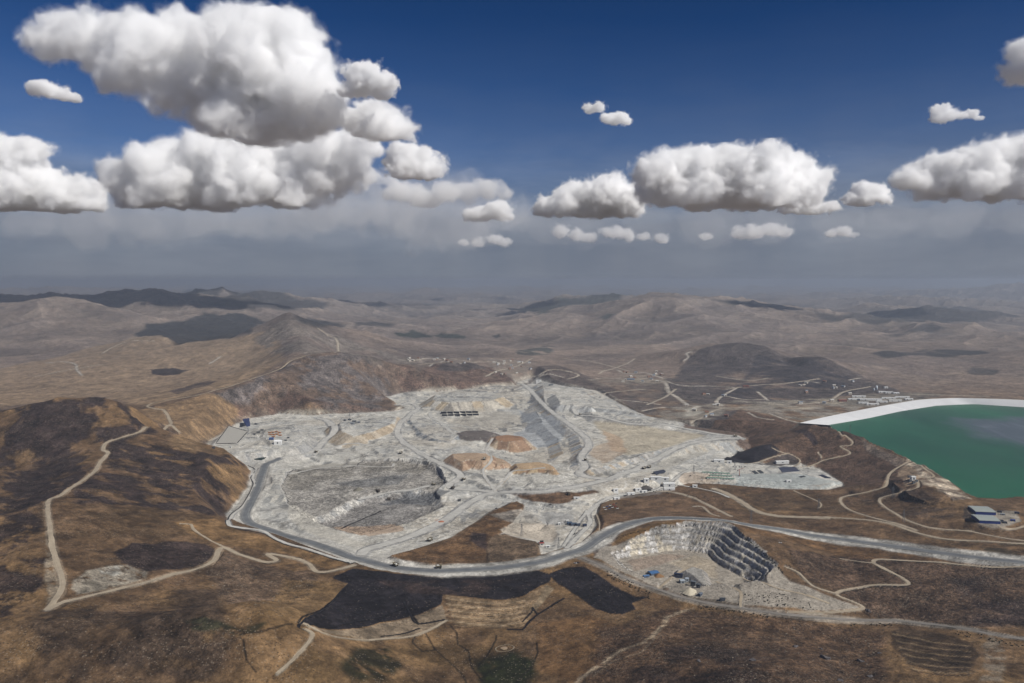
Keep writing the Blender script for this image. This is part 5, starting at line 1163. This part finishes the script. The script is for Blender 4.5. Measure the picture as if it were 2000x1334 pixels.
for u, v, c, lab in ((1952, 1001, (36, 38, 48), 'dark container in the upper yard of the blue warehouses'), (1958, 1006, (150, 154, 156), 'pale container in the yard of the blue warehouses'), (1955, 1019, (30, 34, 50), 'dark container in the lower yard of the blue warehouses'), (1978, 1018, (40, 60, 130), 'blue container at the right of the warehouse yard'), (1962, 1022, (60, 64, 70), 'grey container nearest the yard road'), (1986, 1003, (50, 56, 80), 'slate container at the far corner of the yard')):
    building(u, v, 9, 4.5, 3.6, -.3, lab, c, c, cat='container', name='container', pitch=.02, doors=1, win=False, door_col=(90, 92, 96))
# substation on the bench above the shore
building(1783, 937, 12, 9, 8, .1, 'white control house on the bench above the shore', (215, 215, 212), (225, 225, 222))
for k, (u, v) in enumerate(((1776, 933), (1778, 941), (1785, 944), (1790, 941))):
    building(u, v, 7, 5, 4, .1, 'grey transformer housing ' + ('behind the white control house', 'left of the white control house', 'in front of the white control house', 'right of the white control house')[k], (110, 112, 112), (96, 98, 100), cat='transformer', name='transformer_housing', win=False)
# quarry plant
building(1276, 1121, 19.2, 16.0, 3.8, .35, 'blue-roofed open store beside the brown heap in the quarry', (90, 104, 124), (72, 108, 150))
building(1262, 1127, 12.8, 6.4, 3.0, .35, 'small blue shed left of the blue-roofed store', (84, 100, 124), (84, 116, 156))
building(1325, 1128, 17.6, 5.6, 5.2, -.25, 'dark long shed at the foot of the grey quarry heap', (52, 58, 74), (46, 54, 76))
building(1332, 1138, 9.6, 8.8, 5.2, .2, 'pale roofed crusher house in the quarry', (140, 146, 150), (168, 176, 182))
building(1341, 1136, 7.2, 6.4, 4.5, .2, 'second pale roof right of the crusher house', (140, 146, 150), (160, 168, 176))
building(1354, 1143, 9.6, 5.6, 4.5, -.5, 'grey screening house behind the pale cone of sand', (90, 96, 100), (104, 112, 118))
building(1364, 1147, 7.2, 5.6, 5.2, -.5, 'dark screening house right of the pale cone of sand', (66, 70, 76), (84, 90, 96))
building(1368, 1163, 8.8, 4.8, 3.0, .8, 'slate shed at the foot of the pale cone of sand', (90, 98, 110), (112, 120, 130))
building(1411, 1173, 10, 4, 4, .1, 'dark cabin on the near quarry yard', (60, 64, 68), (70, 76, 82))
building(1058, 1064, 10, 6, 4, .1, 'red-roofed cabin on the pale yard above the haul road', (190, 188, 180), (158, 62, 50))
building(1070, 1069, 10, 5, 3.5, .1, 'white cabin right of the red-roofed cabin', WW, WR)
building(1058, 1060, 8, 4, 4, .1, 'dark cabin behind the red-roofed cabin', (54, 56, 60), (60, 62, 66))
for u, v, w_, d_, c, lab in ((1112, 1024, 12, 8, (60, 74, 92), 'dark blue plant house at the left of the yard machines'), (1120, 1026, 14, 8, (72, 82, 96), 'slate plant house in the middle of the yard machines'), (1129, 1027, 10, 6, (56, 64, 78), 'dark plant house at the right of the yard machines'), (1142, 1028, 9, 6, (44, 52, 72), 'navy shed between the two yard roads'), (1108, 1020, 7, 6, (190, 190, 186), 'white cabin behind the yard machines'), (1092, 1025, 6, 4, (214, 214, 210), 'white cabin beside the pale oval yard'), (897, 979, 8, 5, (70, 70, 70), 'dark shed at the tip of the brown wedge')):
    building(u, v, w_, d_, 5, .25, lab, c, tuple(min(255, int(k * 1.15)) for k in c))
# left platform
building(543, 867, 26, 15, 8, .05, 'white tent hall on the left platform of the pit', (226, 226, 222), (240, 240, 238), pitch=.3, name='tent_hall', cat='tent')
building(530, 859, 16, 12, 7, .2, 'blue-roofed workshop behind the white tent hall', (60, 84, 128), (62, 96, 150))
rr = random.Random(3)
for k, (u, v) in enumerate(((527, 846), (533, 845), (540, 844), (546, 846), (528, 850), (535, 850), (541, 849), (547, 851), (534, 854))):
    row = 'back' if v < 848 else ('middle' if v < 853 else 'front'); side = ('first', 'second', 'third', 'fourth', 'first', 'second', 'third', 'fourth', 'only')[k]
    building(u, v, 12, 4.5, 4, rr.uniform(-.2, .2), '%s orange container from the left in the %s row behind the blue-roofed workshop' % (side, row), (176, 118, 66), (186, 128, 78), cat='container', name='container', pitch=.02, win=False, group='orange containers on the left platform')
for u, v, w_, d_, c, lab in ((505, 845, 14, 8, (96, 98, 96), 'dark shed left of the orange containers'), (512, 841, 12, 7, (120, 120, 114), 'grey shed at the back left of the orange containers'), (497, 849, 8, 5, (90, 90, 88), 'small dark shed nearest the black-rimmed pad'), (558, 861, 10, 5, (110, 112, 110), 'grey cabin right of the white tent hall'), (563, 856, 9, 5, (90, 92, 92), 'dark cabin behind the grey cabin right of the tent'), (450, 874, 10, 6, (205, 205, 200), 'white cabin at the lower edge of the left platform'), (417, 876, 10, 5, (90, 86, 80), 'brown shed near the rim track at the far left'), (500, 829, 10, 5, (60, 64, 72), 'dark shed at the back of the left platform')):
    building(u, v, w_, d_, 4.5, .1, lab, c, c)
for k, (u, v, w_) in enumerate(((683, 821, 14), (692, 824, 16), (701, 826, 12), (674, 822, 12), (688, 828, 18))):
    building(u, v, w_, 8, 6, .2 * (k % 3 - 1), ('grey crusher building in the middle of the crusher group', 'dark crusher building of the crusher group', 'pale shed right in the crusher group', 'slate shed left in the crusher group', 'long shed in front of the crusher group')[k] + ' above the tan slope', (90 + 12 * k, 92 + 12 * k, 94 + 12 * k), (104 + 12 * k, 108 + 12 * k, 110 + 12 * k))

# ---- two rows of black bays
q_lab = []
BAY = None
for r_ in range(2):
    for k in range(6):
        u = 867 + k * 12.2 + r_ * 1.5; v = 807 + r_ * 5.2 - k * .25
        x, y, z = hit(u, v); lab = '%s black bay from the left in the %s row under the ribbed dump' % (('first', 'second', 'third', 'fourth', 'fifth', 'sixth')[k], ('upper', 'lower')[r_])
        if BAY is None:
            BAY = root('storage_bay', lab, 'storage bay', 'black storage bays in two rows', (x, y, z))
            MB().box(0, 0, 2.5, 26, 9, 7).done('wall', M('black netting', (34, 34, 38), .9), BAY)
            MB().box(0, 0, 6.3, 27, 10, .6).done('roof', M('dark sheet', (44, 44, 50), .6), BAY)
            MB().box(13.6, 0, 2.4, .8, 11, 7.4).done('dividing_wall', M('pale block wall', (196, 190, 176)), BAY)
        else: dup(BAY, (x, y, z), 0, lab)

# ---- haul trucks
def haul_truck():
    o = root('haul_truck', '', 'haul truck', 'haul trucks at work in the pit')
    dk = M('truck frame', (52, 52, 52)); yl = M('truck paint', (120, 112, 92)); tr_ = M('rubber', (30, 30, 30), .9)
    MB().box(0, 0, 2.4, 11.5, 3.2, 1.4, bev=.2).box(5.6, 0, 3.0, 1.6, 7.4, 1.6, bev=.2).done('frame', dk, o)
    MB().box(4.3, 1.6, 5.2, 2.2, 2.4, 2.6, bev=.15, top=.85).done('cab', yl, o)
    MB().box(5.45, 1.6, 5.4, .1, 1.9, 1.2).done('windscreen', M('cab glass', (24, 28, 34), .15), o)
    b = MB(); b.prism([(-4.1, 3.6), (4.1, 3.6), (4.6, 6.9), (4.0, 6.9), (3.6, 4.3), (-3.6, 4.3), (-4.0, 6.9), (-4.6, 6.9)], -6.6, 3.0); b.box(5.0, 0, 7.2, 4.4, 8.8, .4); b.box(2.95, 0, 5.6, .4, 8.2, 3.4)
    b.done('dump_body', yl, o)
    MB().blob((-1.8, 0, 5.2), 3.4, 2, .2, 4, (1.35, .98, .62)).done('ore_load', M('ore', (196, 194, 188), .95, .4), o)
    for x, ys in ((4.4, (-3.1, 3.1)), (-3.9, (-3.2, -1.7, 1.7, 3.2))):
        for y in ys:
            w_ = MB().cyl((x, y - .65, 1.75), (x, y + .65, 1.75), 1.75, n=16).done('wheel', tr_, o)
            MB().cyl((x, y - .68, 1.75), (x, y + .68, 1.75), .8, n=10).done('rim', M('truck paint'), w_)
    return o
def heading(a, b):
    p, q_ = hit(*a), hit(*b); return math.atan2(q_[1] - p[1], q_[0] - p[0])
TR = haul_truck()
trucks = [((772, 1106), (755, 1100), 'loaded haul truck, left one of two on the bend nearest the black field'), ((857, 1110), (870, 1110), 'haul truck right of its fellow on the bend nearest the black field'), ((846, 948), (835, 952), 'haul truck turning in at the basin entrance'),
  ((1133, 811), (1125, 806), 'haul truck in the loop below the white cone'), ((1258, 916), (1266, 914), 'first of two haul trucks in line on the diagonal road'), ((1268, 914), (1274, 912), 'second of two haul trucks in line on the diagonal road'),
  ((1436, 853), (1446, 853), 'haul truck waiting at the right-hand tip of the bench'), ((617, 884), (606, 890), 'haul truck climbing from the left fork'), ((946, 898), (950, 890), 'small looking truck on the track between the two tan heaps'),
  ((840, 1066 - 9), (850, 1052), 'haul truck on the pale road left of the brown wedge'), ((1143, 900), (1140, 906), 'haul truck on the road along the ribbed bench'), ((905, 938), (900, 941), 'haul truck leaving the tan heap road'), ((783, 886), (790, 882), 'haul truck on the plain above the basin')]
for i, (p, h_, lab) in enumerate(trucks):
    x, y, z = hit(*p); rz = heading(p, h_); sc_ = 1.0
    if i == 0: TR.location = (x, y, z + .45); TR.rotation_euler = (0, 0, rz); TR['label'] = lab
    else: dup(TR, (x, y, z + .45), rz, lab, None, sc_)
# ---- shovels
def shovel():
    o = root('mining_shovel', '', 'excavator', 'mining shovels'); dk = M('shovel paint', (72, 66, 58))
    for s_ in (-1, 1): MB().box(0, s_ * 3.4, 1.1, 9.5, 1.7, 2.2, bev=.5).done('track', M('rubber'), o)
    MB().box(-1.5, 0, 5.0, 10, 7.4, 5.2, bev=.3).done('machinery_house', dk, o); MB().box(3.4, 2.6, 6.0, 2.4, 2.2, 3, bev=.2).done('cab', dk, o)
    MB().cyl((3, 0, 5), (13, 0, 12.5), .7, .5, 8).done('boom', dk, o); MB().cyl((7.6, 0, 8.4), (13.5, 0, 3.4), .5, .4, 8).done('dipper_arm', dk, o); MB().box(14.2, 0, 2.8, 3, 3.4, 2.8, bev=.3).done('bucket', dk, o)
    return o
SV = shovel()
for i, (p, rz, lab) in enumerate((((760, 977), .3, 'dark mining shovel on the lower floor of the basin'), ((738, 961), 2.4, 'mining shovel on the shelf above the lower floor'), ((884, 929 + 26), 1.2, 'mining shovel beside the basin entrance'), ((1110, 962 + 5), 2, 'mining shovel below the diagonal road'))):
    x, y, z = hit(*p)
    if i == 0: SV.location = (x, y, z); SV.rotation_euler = (0, 0, rz); SV['label'] = lab
    else: dup(SV, (x, y, z), rz, lab)
# ---- pick-ups and lorries
def pickup(col):
    o = root('pickup_truck', '', 'pickup', 'parked site vehicles'); m_ = M('paint %d %d %d' % col, col, .4)
    MB().box(0, 0, .95, 5.4, 1.95, .8, bev=.12).done('body', m_, o); MB().box(.5, 0, 1.75, 2.1, 1.75, .8, bev=.15, top=.82).done('cab', M('cab glass', (24, 28, 34), .15), o)
    for x in (-1.7, 1.7):
        for y in (-.85, .85): MB().cyl((x, y - .13, .42), (x, y + .13, .42), .42, n=10).done('wheel', M('rubber'), o)
    return o
PK = [pickup(c) for c in ((226, 226, 222), (60, 92, 150), (160, 60, 50), (52, 54, 58))]; used = set()
NAMES = ('white', 'blue', 'red', 'dark grey')
veh = []
for k, (u, v) in enumerate(((1180, 992), (1186, 990), (1192, 988), (1198, 986), (1204, 984), (1183, 996), (1190, 994), (1196, 992), (1202, 990), (1206, 994))):
    veh.append((u, v, (0, 1, 0, 2, 3, 0, 1, 0, 2, 0)[k], .5, '%s pickup %s from the left in the %s line below the cabins' % (NAMES[(0, 1, 0, 2, 3, 0, 1, 0, 2, 0)[k]], ('first', 'second', 'third', 'fourth', 'fifth', 'first', 'second', 'third', 'fourth', 'fifth')[k], 'back' if k < 5 else 'front')))
for k, u in enumerate((1432, 1438, 1444, 1449, 1455)): veh.append((u, 912.5 + (k % 2) * .4, 3, 1.5, 'dark grey pickup, %s from left at the back of the pale pad' % ('first', 'second', 'third', 'fourth', 'fifth')[k]))
veh += [(1124, 1101, 0, 2.6, 'white pickup on the verge where the gravel road leaves the haul road'), (1129, 1100, 3, 2.6, 'dark grey pickup beside the white one at the gravel road fork'), (1524, 1061, 0, -.3, 'white pickup on the grassy track above the quarry'), (1122, 1024 + 20, 3, 1.1, 'dark grey pickup on the yard road above the haul road'),
        (1061, 995, 0, 0, 'white pickup behind the pale square yard'), (1075, 986, 3, 0, 'dark grey pickup on the strip road below the brown island'), (1348, 930, 3, .4, 'dark grey pickup beside the green-roofed block'), (1371, 938, 0, .2, 'white pickup in front of the green-roofed block'), (969, 994, 3, .4, 'dark grey pickup where the brown wedge begins'), (808, 1050 + 3, 0, .4, 'white pickup on the pale bank above the brown wedge')]
for u, v, c, rz, lab in veh:
    x, y, z = hit(u, v); s_ = 1.25
    if c not in used: used.add(c); o = PK[c]; o.location = (x, y, z + .45); o.rotation_euler = (0, 0, rz); o.scale = (s_,) * 3; o['label'] = lab
    else: dup(PK[c], (x, y, z + .45), rz, lab, None, s_)
# ---- green-roofed block of low buildings
GRN = None
for r_ in range(3):
    for k in range(5):
        if r_ == 1 and k in (0,): continue
        u = 1376 + k * 11 + r_ * 4.5; v = 924 + r_ * 5.2 + k * .6; x, y, z = hit(u, v)
        lab = '%s low green-roofed block from the left in the %s row of the square compound' % (('first', 'second', 'third', 'fourth', 'fifth')[k], ('back', 'middle', 'front')[r_])
        if GRN is None:
            GRN = root('site_block', lab, 'building', 'green-roofed blocks of the square compound', (x, y, z), -.1)
            MB().box(0, 0, 1.5, 15, 9, 4).done('wall', M('wall 205 205 198', (205, 205, 198)), GRN); MB().prism([(-5, 3.55), (5, 3.55), (5, 3.8), (0, 5), (-5, 3.8)], -8, 8).done('roof', M('green roof', (104, 138, 120), .5), GRN)
            MB().box(0, -4.56, 1.5, 2, .12, 2.4).done('door', M('door 70 75 85', (70, 75, 85)), GRN)
        else: dup(GRN, (x, y, z), -.1, lab)
# ---- flat lined pads
def pad(px, col, name, label, cat, rim=None, lift=.7):
    pts = [hit(u, v) for u, v in px]; zc = max(p[2] for p in pts) + lift; c = np.mean(np.array(pts), 0)
    o = root(name, label, cat, None, (c[0], c[1], zc)); b = bmesh.new()
    vs = [b.verts.new((p[0] - c[0], p[1] - c[1], 0)) for p in pts]; f = b.faces.new(vs); r = bmesh.ops.extrude_face_region(b, geom=[f])
    for e in r['geom']:
        if isinstance(e, bmesh.types.BMVert): e.co.z -= 4
    bmesh.ops.recalc_face_normals(b, faces=b.faces); me = bpy.data.meshes.new('lining'); b.to_mesh(me); b.free(); me.materials.append(M(name + str(col), col, .6))
    q_ = bpy.data.objects.new('lining', me); COL.objects.link(q_); q_.parent = o
    if rim:
        for i in range(len(pts)):
            a, b2 = pts[i], pts[(i + 1) % len(pts)]; mx_, my_ = (a[0] + b2[0]) / 2 - c[0], (a[1] + b2[1]) / 2 - c[1]; L_ = math.hypot(a[0] - b2[0], a[1] - b2[1])
            MB().box(mx_, my_, 0.2, L_ + 2, 2.6, 2.2, rz=math.atan2(b2[1] - a[1], b2[0] - a[0]), top=.8).done('rim', M('rim ' + str(rim), rim), o)
    return o
pad([(421, 867), (447, 842), (484, 843), (463, 866)], (178, 174, 164), 'lined_pad', 'pale rectangular pad with a black rim on the left platform', 'pad', (38, 38, 40))
pad([(474, 829), (487, 829), (489, 832), (482, 834)], (48, 60, 100), 'lined_pond', 'small blue-lined pond at the back of the left platform', 'pond')
pad([(497, 898), (508, 894), (520, 894), (512, 900)], (44, 58, 56), 'settling_pond', 'dark green settling pond at the fork of the left roads', 'pond')
pad([(1520, 913), (1552, 912), (1562, 920), (1528, 923)], (70, 74, 88), 'panel_field', 'dark slate panel field at the back of the pale pad', 'panel field')
pad([(1468, 920), (1474, 919), (1482, 925), (1475, 926)], (70, 74, 76), 'stacked_pipe_pad', 'dark narrow stack, left of two on the pale pad', 'stack')
pad([(1478, 919), (1484, 918), (1492, 923), (1486, 925)], (70, 74, 76), 'stacked_pipe_pad', 'dark narrow stack, right of two on the pale pad', 'stack')
pad([(1276, 925), (1296, 921), (1300, 924), (1282, 928)], (62, 66, 78), 'panel_field', 'dark flat pad behind the camp sheds', 'pad')
pad([(1560, 931), (1570, 929), (1574, 931), (1564, 933)], (60, 62, 64), 'scrap_stack', 'dark scrap stack near the right end of the pale pad', 'stack')
pad([(1598, 928), (1606, 927), (1624, 934), (1612, 934)], (52, 56, 70), 'pipe_stack', 'long dark pipe stack at the right rim of the pale pad', 'stack')
# ---- cones of loose material
def cone(u, v, r, h_, col, label, seed=0, sy=1.0):
    x, y, z = hit(u, v); o = root('stockpile', label, 'stockpile', None, (x, y, z - 1)); b = bmesh.new(); rn = random.Random(seed); n = 40; rings = 7
    R = [[None] * n for _ in range(rings)]; ph = [rn.uniform(.85, 1.12) for _ in range(n)]
    for j in range(rings):
        t_ = j / (rings - 1)
        for i in range(n):
            a = i / n * 2 * math.pi; k = (1 - t_) * r * (ph[i] * (1 - t_) + t_) * (1 + .08 * math.sin(3 * a + seed)) + .3
            R[j][i] = b.verts.new((k * math.cos(a), k * math.sin(a) * sy, (h_ + 1) * (t_ ** .92)))
    for j in range(rings - 1):
        for i in range(n): b.faces.new((R[j][i], R[j][(i + 1) % n], R[j + 1][(i + 1) % n], R[j + 1][i]))
    b.faces.new(R[-1]); me = bpy.data.meshes.new('heap'); b.to_mesh(me); b.free(); me.materials.append(plain('heap ' + str(col), A(*col), .95, .3, 1 / 2)); me.polygons.foreach_set('use_smooth', [True] * len(me.polygons))
    q_ = bpy.data.objects.new('heap', me); COL.objects.link(q_); q_.parent = o; return o
cone(1347, 1156, 17, 9, (196, 186, 164), 'pale cone of sand in the quarry yard', 1)
cone(1286, 1125, 11, 6, (134, 104, 74), 'brown heap beside the blue-roofed store in the quarry', 2)
cone(1302, 1150, 8, 3, (104, 90, 78), 'low dark heap near the quarry gravel road', 3)
cone(1262, 952, 18, 7, (88, 84, 80), 'dark gravel heap in the white camp', 4)
cone(1155, 803, 22, 16, (206, 206, 200), 'white cone of rock beside the haul loop at the upper right', 5)
cone(700, 957, 16, 9, (120, 116, 104), 'greenish grey heap on the shelf of the basin', 8)
cone(862, 1019, 12, 3, (170, 112, 84), 'low reddish heap beside the pale road', 9)
# ---- poles and pylons
def pylon(h_=30):
    o = root('power_pylon', '', 'pylon', 'power pylons'); b = MB(); c = 2.6
    for sx_ in (-1, 1):
        for sy_ in (-1, 1): b.cyl((sx_ * c, sy_ * c, 0), (sx_ * .5, sy_ * .5, h_), .28, .18, 5)
    for k in range(6):
        z0, z1 = h_ * k / 6, h_ * (k + 1) / 6; r0, r1 = c + (.5 - c) * k / 6, c + (.5 - c) * (k + 1) / 6
        b.cyl((-r0, -r0, z0), (r1, -r1, z1), .14, n=4); b.cyl((-r0, r0, z0), (r1, r1, z1), .14, n=4); b.cyl((-r0, -r0, z0), (-r1, r1, z1), .14, n=4)
    b.done('lattice_mast', M('galvanised steel', (112, 114, 116), .5), o)
    for z_ in (.72, .84, .96): MB().cyl((-5, 0, h_ * z_), (5, 0, h_ * z_), .2, n=5).done('cross_arm', M('galvanised steel'), o)
    return o
PY = pylon()
for i, (u, v, lab) in enumerate(((1599, 995, 'steel pylon standing on the brown slope below the pale pad'), (1091, 1074, 'steel pylon above the haul road at the yard'), (1744, 972, 'steel pylon beside the winding track near the shore'), (1435, 918, 'steel pylon at the back of the pale pad'), (1355, 927, 'steel pylon left of the square compound'), (1765, 1020, 'steel pylon where the two right-hand tracks run side by side'), (1019, 1046, 'steel pylon in front of the pale oval yard'), (1467, 1020, 'steel pylon by the haul road above the quarry'), (1660, 846, 'steel pylon on the crest above the dam'), (683, 818, 'steel pylon over the crusher group'), (485, 850, 'steel pylon on the left platform'))):
    x, y, z = hit(u, v)
    if i == 0: PY.location = (x, y, z - .3); PY['label'] = lab
    else: dup(PY, (x, y, z - .3), random.uniform(0, 1.5), lab)
x, y, z = hit(1444, 930); o = root('crane', 'red lattice crane on the pale pad beside the square compound', 'crane', None, (x, y, z))
MB().cyl((0, 0, 0), (0, 0, 20), 1.0, .8, 6).done('mast', M('crane red', (150, 66, 50)), o); MB().cyl((-5, 0, 19), (16, 0, 27), .6, .4, 6).done('jib', M('crane red'), o); MB().box(-5, 0, 18.4, 3, 2.4, 2.2).done('counterweight', M('rubber'), o); MB().box(0, 0, .8, 7, 7, 2).done('base', M('galvanised steel'), o)
# ---- ring of stones in the meadow
x, y, z = hit(986, 1266); o = root('stone_enclosure', 'ring of white stones around a pale mound in the near meadow', 'enclosure', None, (x, y, z)); b = MB()
for k in range(46):
    a = k / 46 * 2 * math.pi; px_, py_ = 16 * math.cos(a), 12 * math.sin(a); b.blob((px_, py_, float(hgt(x + px_, y + py_)) - z + .2), 1.0, 1, .2, k, (1, 1, .6))
b.done('stone_ring', M('white stones', (140, 128, 110)), o); MB().blob((0, 0, 0), 7, 3, .12, 3, (1, .8, .12)).done('pale_mound', M('pale gravel', (156, 136, 112)), o)

# ---- shrubs and rocks, one by one
def shrub_mesh(sd):
    b = MB(); rn = random.Random(sd)
    for k in range(7): b.blob((rn.uniform(-.7, .7), rn.uniform(-.7, .7), rn.uniform(.45, 1.2)), rn.uniform(.42, .72), 1, .35, sd * 9 + k)
    bmesh.ops.recalc_face_normals(b.bm, faces=b.bm.faces); me = bpy.data.meshes.new('shrub'); b.bm.to_mesh(me); b.bm.free(); me.materials.append(plain('dark shrub', A(44, 44, 34), .9, .6, 1.2)); return me
def rock_mesh(sd, col):
    b = MB(); b.blob((0, 0, .2), 1, 2, .32, sd, (1.2, .9, .7)); b.blob((.7, .3, .1), .6, 1, .3, sd + 3, (1, 1, .7)); bmesh.ops.recalc_face_normals(b.bm, faces=b.bm.faces)
    me = bpy.data.meshes.new('boulder'); b.bm.to_mesh(me); b.bm.free(); me.materials.append(plain('rock ' + str(col), A(*col), .95, .5, 1)); return me
SH = [shrub_mesh(k) for k in range(5)]; RK = [rock_mesh(k, (128, 118, 104)) for k in range(4)]; RD = [rock_mesh(k + 20, (92, 88, 88)) for k in range(3)]
def scatter(kind, meshes, n, poly, s0, s1, label, cat, group, seed):
    rn = random.Random(seed); us = [p[0] for p in poly]; vs_ = [p[1] for p in poly]; made = 0; tries = 0; s0 *= .62; s1 *= .62
    while made < n and tries < n * 40:
        tries += 1; u = rn.uniform(min(us), max(us)); v = rn.uniform(min(vs_), max(vs_)); c = False
        for i in range(len(poly)):
            (ax, ay), (bx, by) = poly[i], poly[i - 1]
            if (ay > v) != (by > v) and u < (bx - ax) * (v - ay) / (by - ay) + ax: c = not c
        if not c: continue
        x, y, z = hit(u, v); o = bpy.data.objects.new(kind, rn.choice(meshes)); COL.objects.link(o); s_ = rn.uniform(s0, s1) * rn.uniform(.8, 1.2)
        o.location = (x, y, z - .1 * s_); o.rotation_euler = (0, 0, rn.uniform(0, 6)); o.scale = (s_, s_ * rn.uniform(.8, 1.2), s_ * rn.uniform(.7, 1.1)); set_prop(o, label=label, cat=cat, group=group); made += 1
def strip_poly(line, h_): return [(u, v - h_ / 2) for u, v in line] + [(u, v + h_ / 2) for u, v in line[::-1]]
SL = 'dark shrub in the line along the ' ; G_ = 'dark shrubs along the '
scatter('shrub', SH, 70, strip_poly([(1185, 1118), (1215, 1135), (1250, 1150), (1270, 1165)], 14), 1.3, 2.3, SL + 'lower side of the quarry road', 'shrub', G_ + 'quarry road', 1)
scatter('shrub', SH, 60, strip_poly([(1365, 1186), (1420, 1192), (1480, 1202), (1500, 1204)], 7), 1.2, 2.1, SL + 'gravel road in front of the quarry', 'shrub', G_ + 'gravel road', 2)
scatter('shrub', SH, 50, strip_poly([(1195, 1054), (1240, 1040), (1300, 1030), (1360, 1026)], 2.5), 1.2, 1.9, SL + 'upper rim of the quarry', 'shrub', G_ + 'quarry rim', 3)
scatter('shrub', SH, 55, strip_poly([(1450, 1050), (1480, 1070), (1510, 1100), (1535, 1125)], 5), 1.2, 2.0, SL + 'right rim of the quarry', 'shrub', G_ + 'right quarry rim', 4)
scatter('shrub', SH, 60, [(1455, 1160), (1520, 1158), (1590, 1180), (1590, 1192), (1500, 1185), (1455, 1175)], 1.2, 2.1, 'dark shrub on the stony strip between the quarry tracks', 'shrub', 'dark shrubs between the quarry tracks', 5)
scatter('shrub', SH, 28, strip_poly([(1660, 1221), (1700, 1222), (1745, 1220)], 5), 1.2, 2.0, SL + 'gravel road above the terraced field', 'shrub', G_ + 'terraced field road', 6)
scatter('shrub', SH, 34, strip_poly([(1860, 1235), (1920, 1245), (1960, 1255), (2000, 1262)], 9), 1.3, 2.3, SL + 'gravel road at the right border', 'shrub', G_ + 'right border road', 7)
scatter('shrub', SH, 16, [(930, 1188), (1050, 1188), (1050, 1205), (930, 1205)], 1.1, 1.6, 'lone dark shrub on the terraced slope under the black field', 'shrub', 'dark shrubs on the terraced slope', 8)
scatter('shrub', SH, 26, strip_poly([(1270, 960), (1310, 963), (1370, 972), (1430, 985)], 9), 1.6, 2.8, 'dark shrub on the bank below the white camp', 'shrub', 'dark shrubs below the white camp', 9)
scatter('boulder', RK, 70, [(440, 1110), (560, 1120), (600, 1140), (520, 1190), (440, 1180), (400, 1140)], .8, 2.4, 'pale boulder on the stony slope below the winding track', 'boulder', 'pale boulders on the stony slope', 10)
scatter('boulder', RK, 60, [(1150, 1290), (1350, 1210), (1480, 1215), (1480, 1330), (1180, 1330)], .8, 2.2, 'pale boulder on the rough slope in front of the quarry', 'boulder', 'pale boulders on the rough slope', 11)
scatter('boulder', RK, 60, [(1500, 1215), (1720, 1230), (1740, 1300), (1760, 1330), (1500, 1330)], .8, 2.2, 'pale boulder on the slope left of the terraced field', 'boulder', 'pale boulders beside the terraced field', 12)
scatter('boulder', RK, 60, [(1700, 1150), (1980, 1120), (1980, 1225), (1720, 1205)], .8, 2.0, 'pale boulder on the rough slope under the switchback', 'boulder', 'pale boulders under the switchback', 13)
for u, v, s_, lab in ((1553, 1264, 5, 'dark grey rock outcrop, first from the left near the lower right corner'), (1611, 1286, 7, 'largest dark grey rock outcrop near the lower right corner'), (1680, 1292, 5, 'dark grey rock outcrop nearest the terraced field'), (1604, 1268, 3.4, 'small dark rock just above the largest outcrop'), (1700, 1322, 4.5, 'dark rock outcrop at the lower border'), (1640, 1329, 4, 'low dark rock left of the one at the lower border'), (1718, 1276, 3, 'small dark rock at the edge of the terraced field'), (1365, 1292, 4, 'dark rock alone in the middle of the rough slope'), (1470, 1290, 4.5, 'broad dark rock above the lower border'), (1695, 1193, 5, 'rock heap at the hairpin of the pale switchback track')):
    x, y, z = hit(u, v); o = bpy.data.objects.new('rock_outcrop', RD[int(u) % 3]); COL.objects.link(o); o.location = (x, y, z - .4); o.scale = (s_, s_ * .8, s_ * .8); o.rotation_euler = (0, 0, u); set_prop(o, label=lab, cat='rock')

# ---- village houses in the valley beyond the pit
HS = []
for k, (c, r_) in enumerate((((190, 180, 164), (206, 204, 198)), ((150, 128, 108), (138, 96, 78)), ((206, 204, 198), (120, 134, 150)))):
    o = root('house', '', 'house', 'village houses'); MB().box(0, 0, 2.2, 13, 8, 6).done('wall', M('house wall %d' % k, c), o); MB().prism([(-4.5, 5.25), (4.5, 5.25), (4.5, 5.5), (0, 7.2), (-4.5, 5.5)], -7, 7).done('roof', M('house roof %d' % k, r_, .6), o)
    MB().box(0, -4.05, 1.4, 2.2, .12, 3).done('door', M('door 70 75 85', (70, 75, 85)), o); HS.append(o)
us_ = set(); rn = random.Random(11); KIND = ('pale-roofed', 'red-brown roofed', 'blue-roofed')
for (u0, u1, v0, v1, n, place) in ((965, 1045, 704, 732, 24, 'on the cleared ground behind the far tip of the pit'), (790, 920, 700, 711, 14, 'in the valley behind the brown ridge'), (1215, 1300, 726, 748, 16, 'along the far pale tracks behind the pit'), (1340, 1420, 770, 815, 12, 'on the pale ground left of the hill by the dam'), (1560, 1680, 745, 790, 14, 'at the foot of the dark hills beyond the dam')):
    for i in range(n):
        u, v = rn.uniform(u0, u1), rn.uniform(v0, v1); x, y, z = hit(u, v, near=3200); k = rn.choice((0, 0, 1, 2)); lab = 'small %s house %s' % (KIND[k], place)
        if k not in us_: us_.add(k); o = HS[k]; o.location = (x, y, z + 1); o.rotation_euler = (0, 0, rn.uniform(-1, 1)); o['label'] = lab; o['group'] = 'houses ' + place
        else: dup(HS[k], (x, y, z + 1), rn.uniform(-1, 1), lab, 'houses ' + place, rn.uniform(1, 1.5))
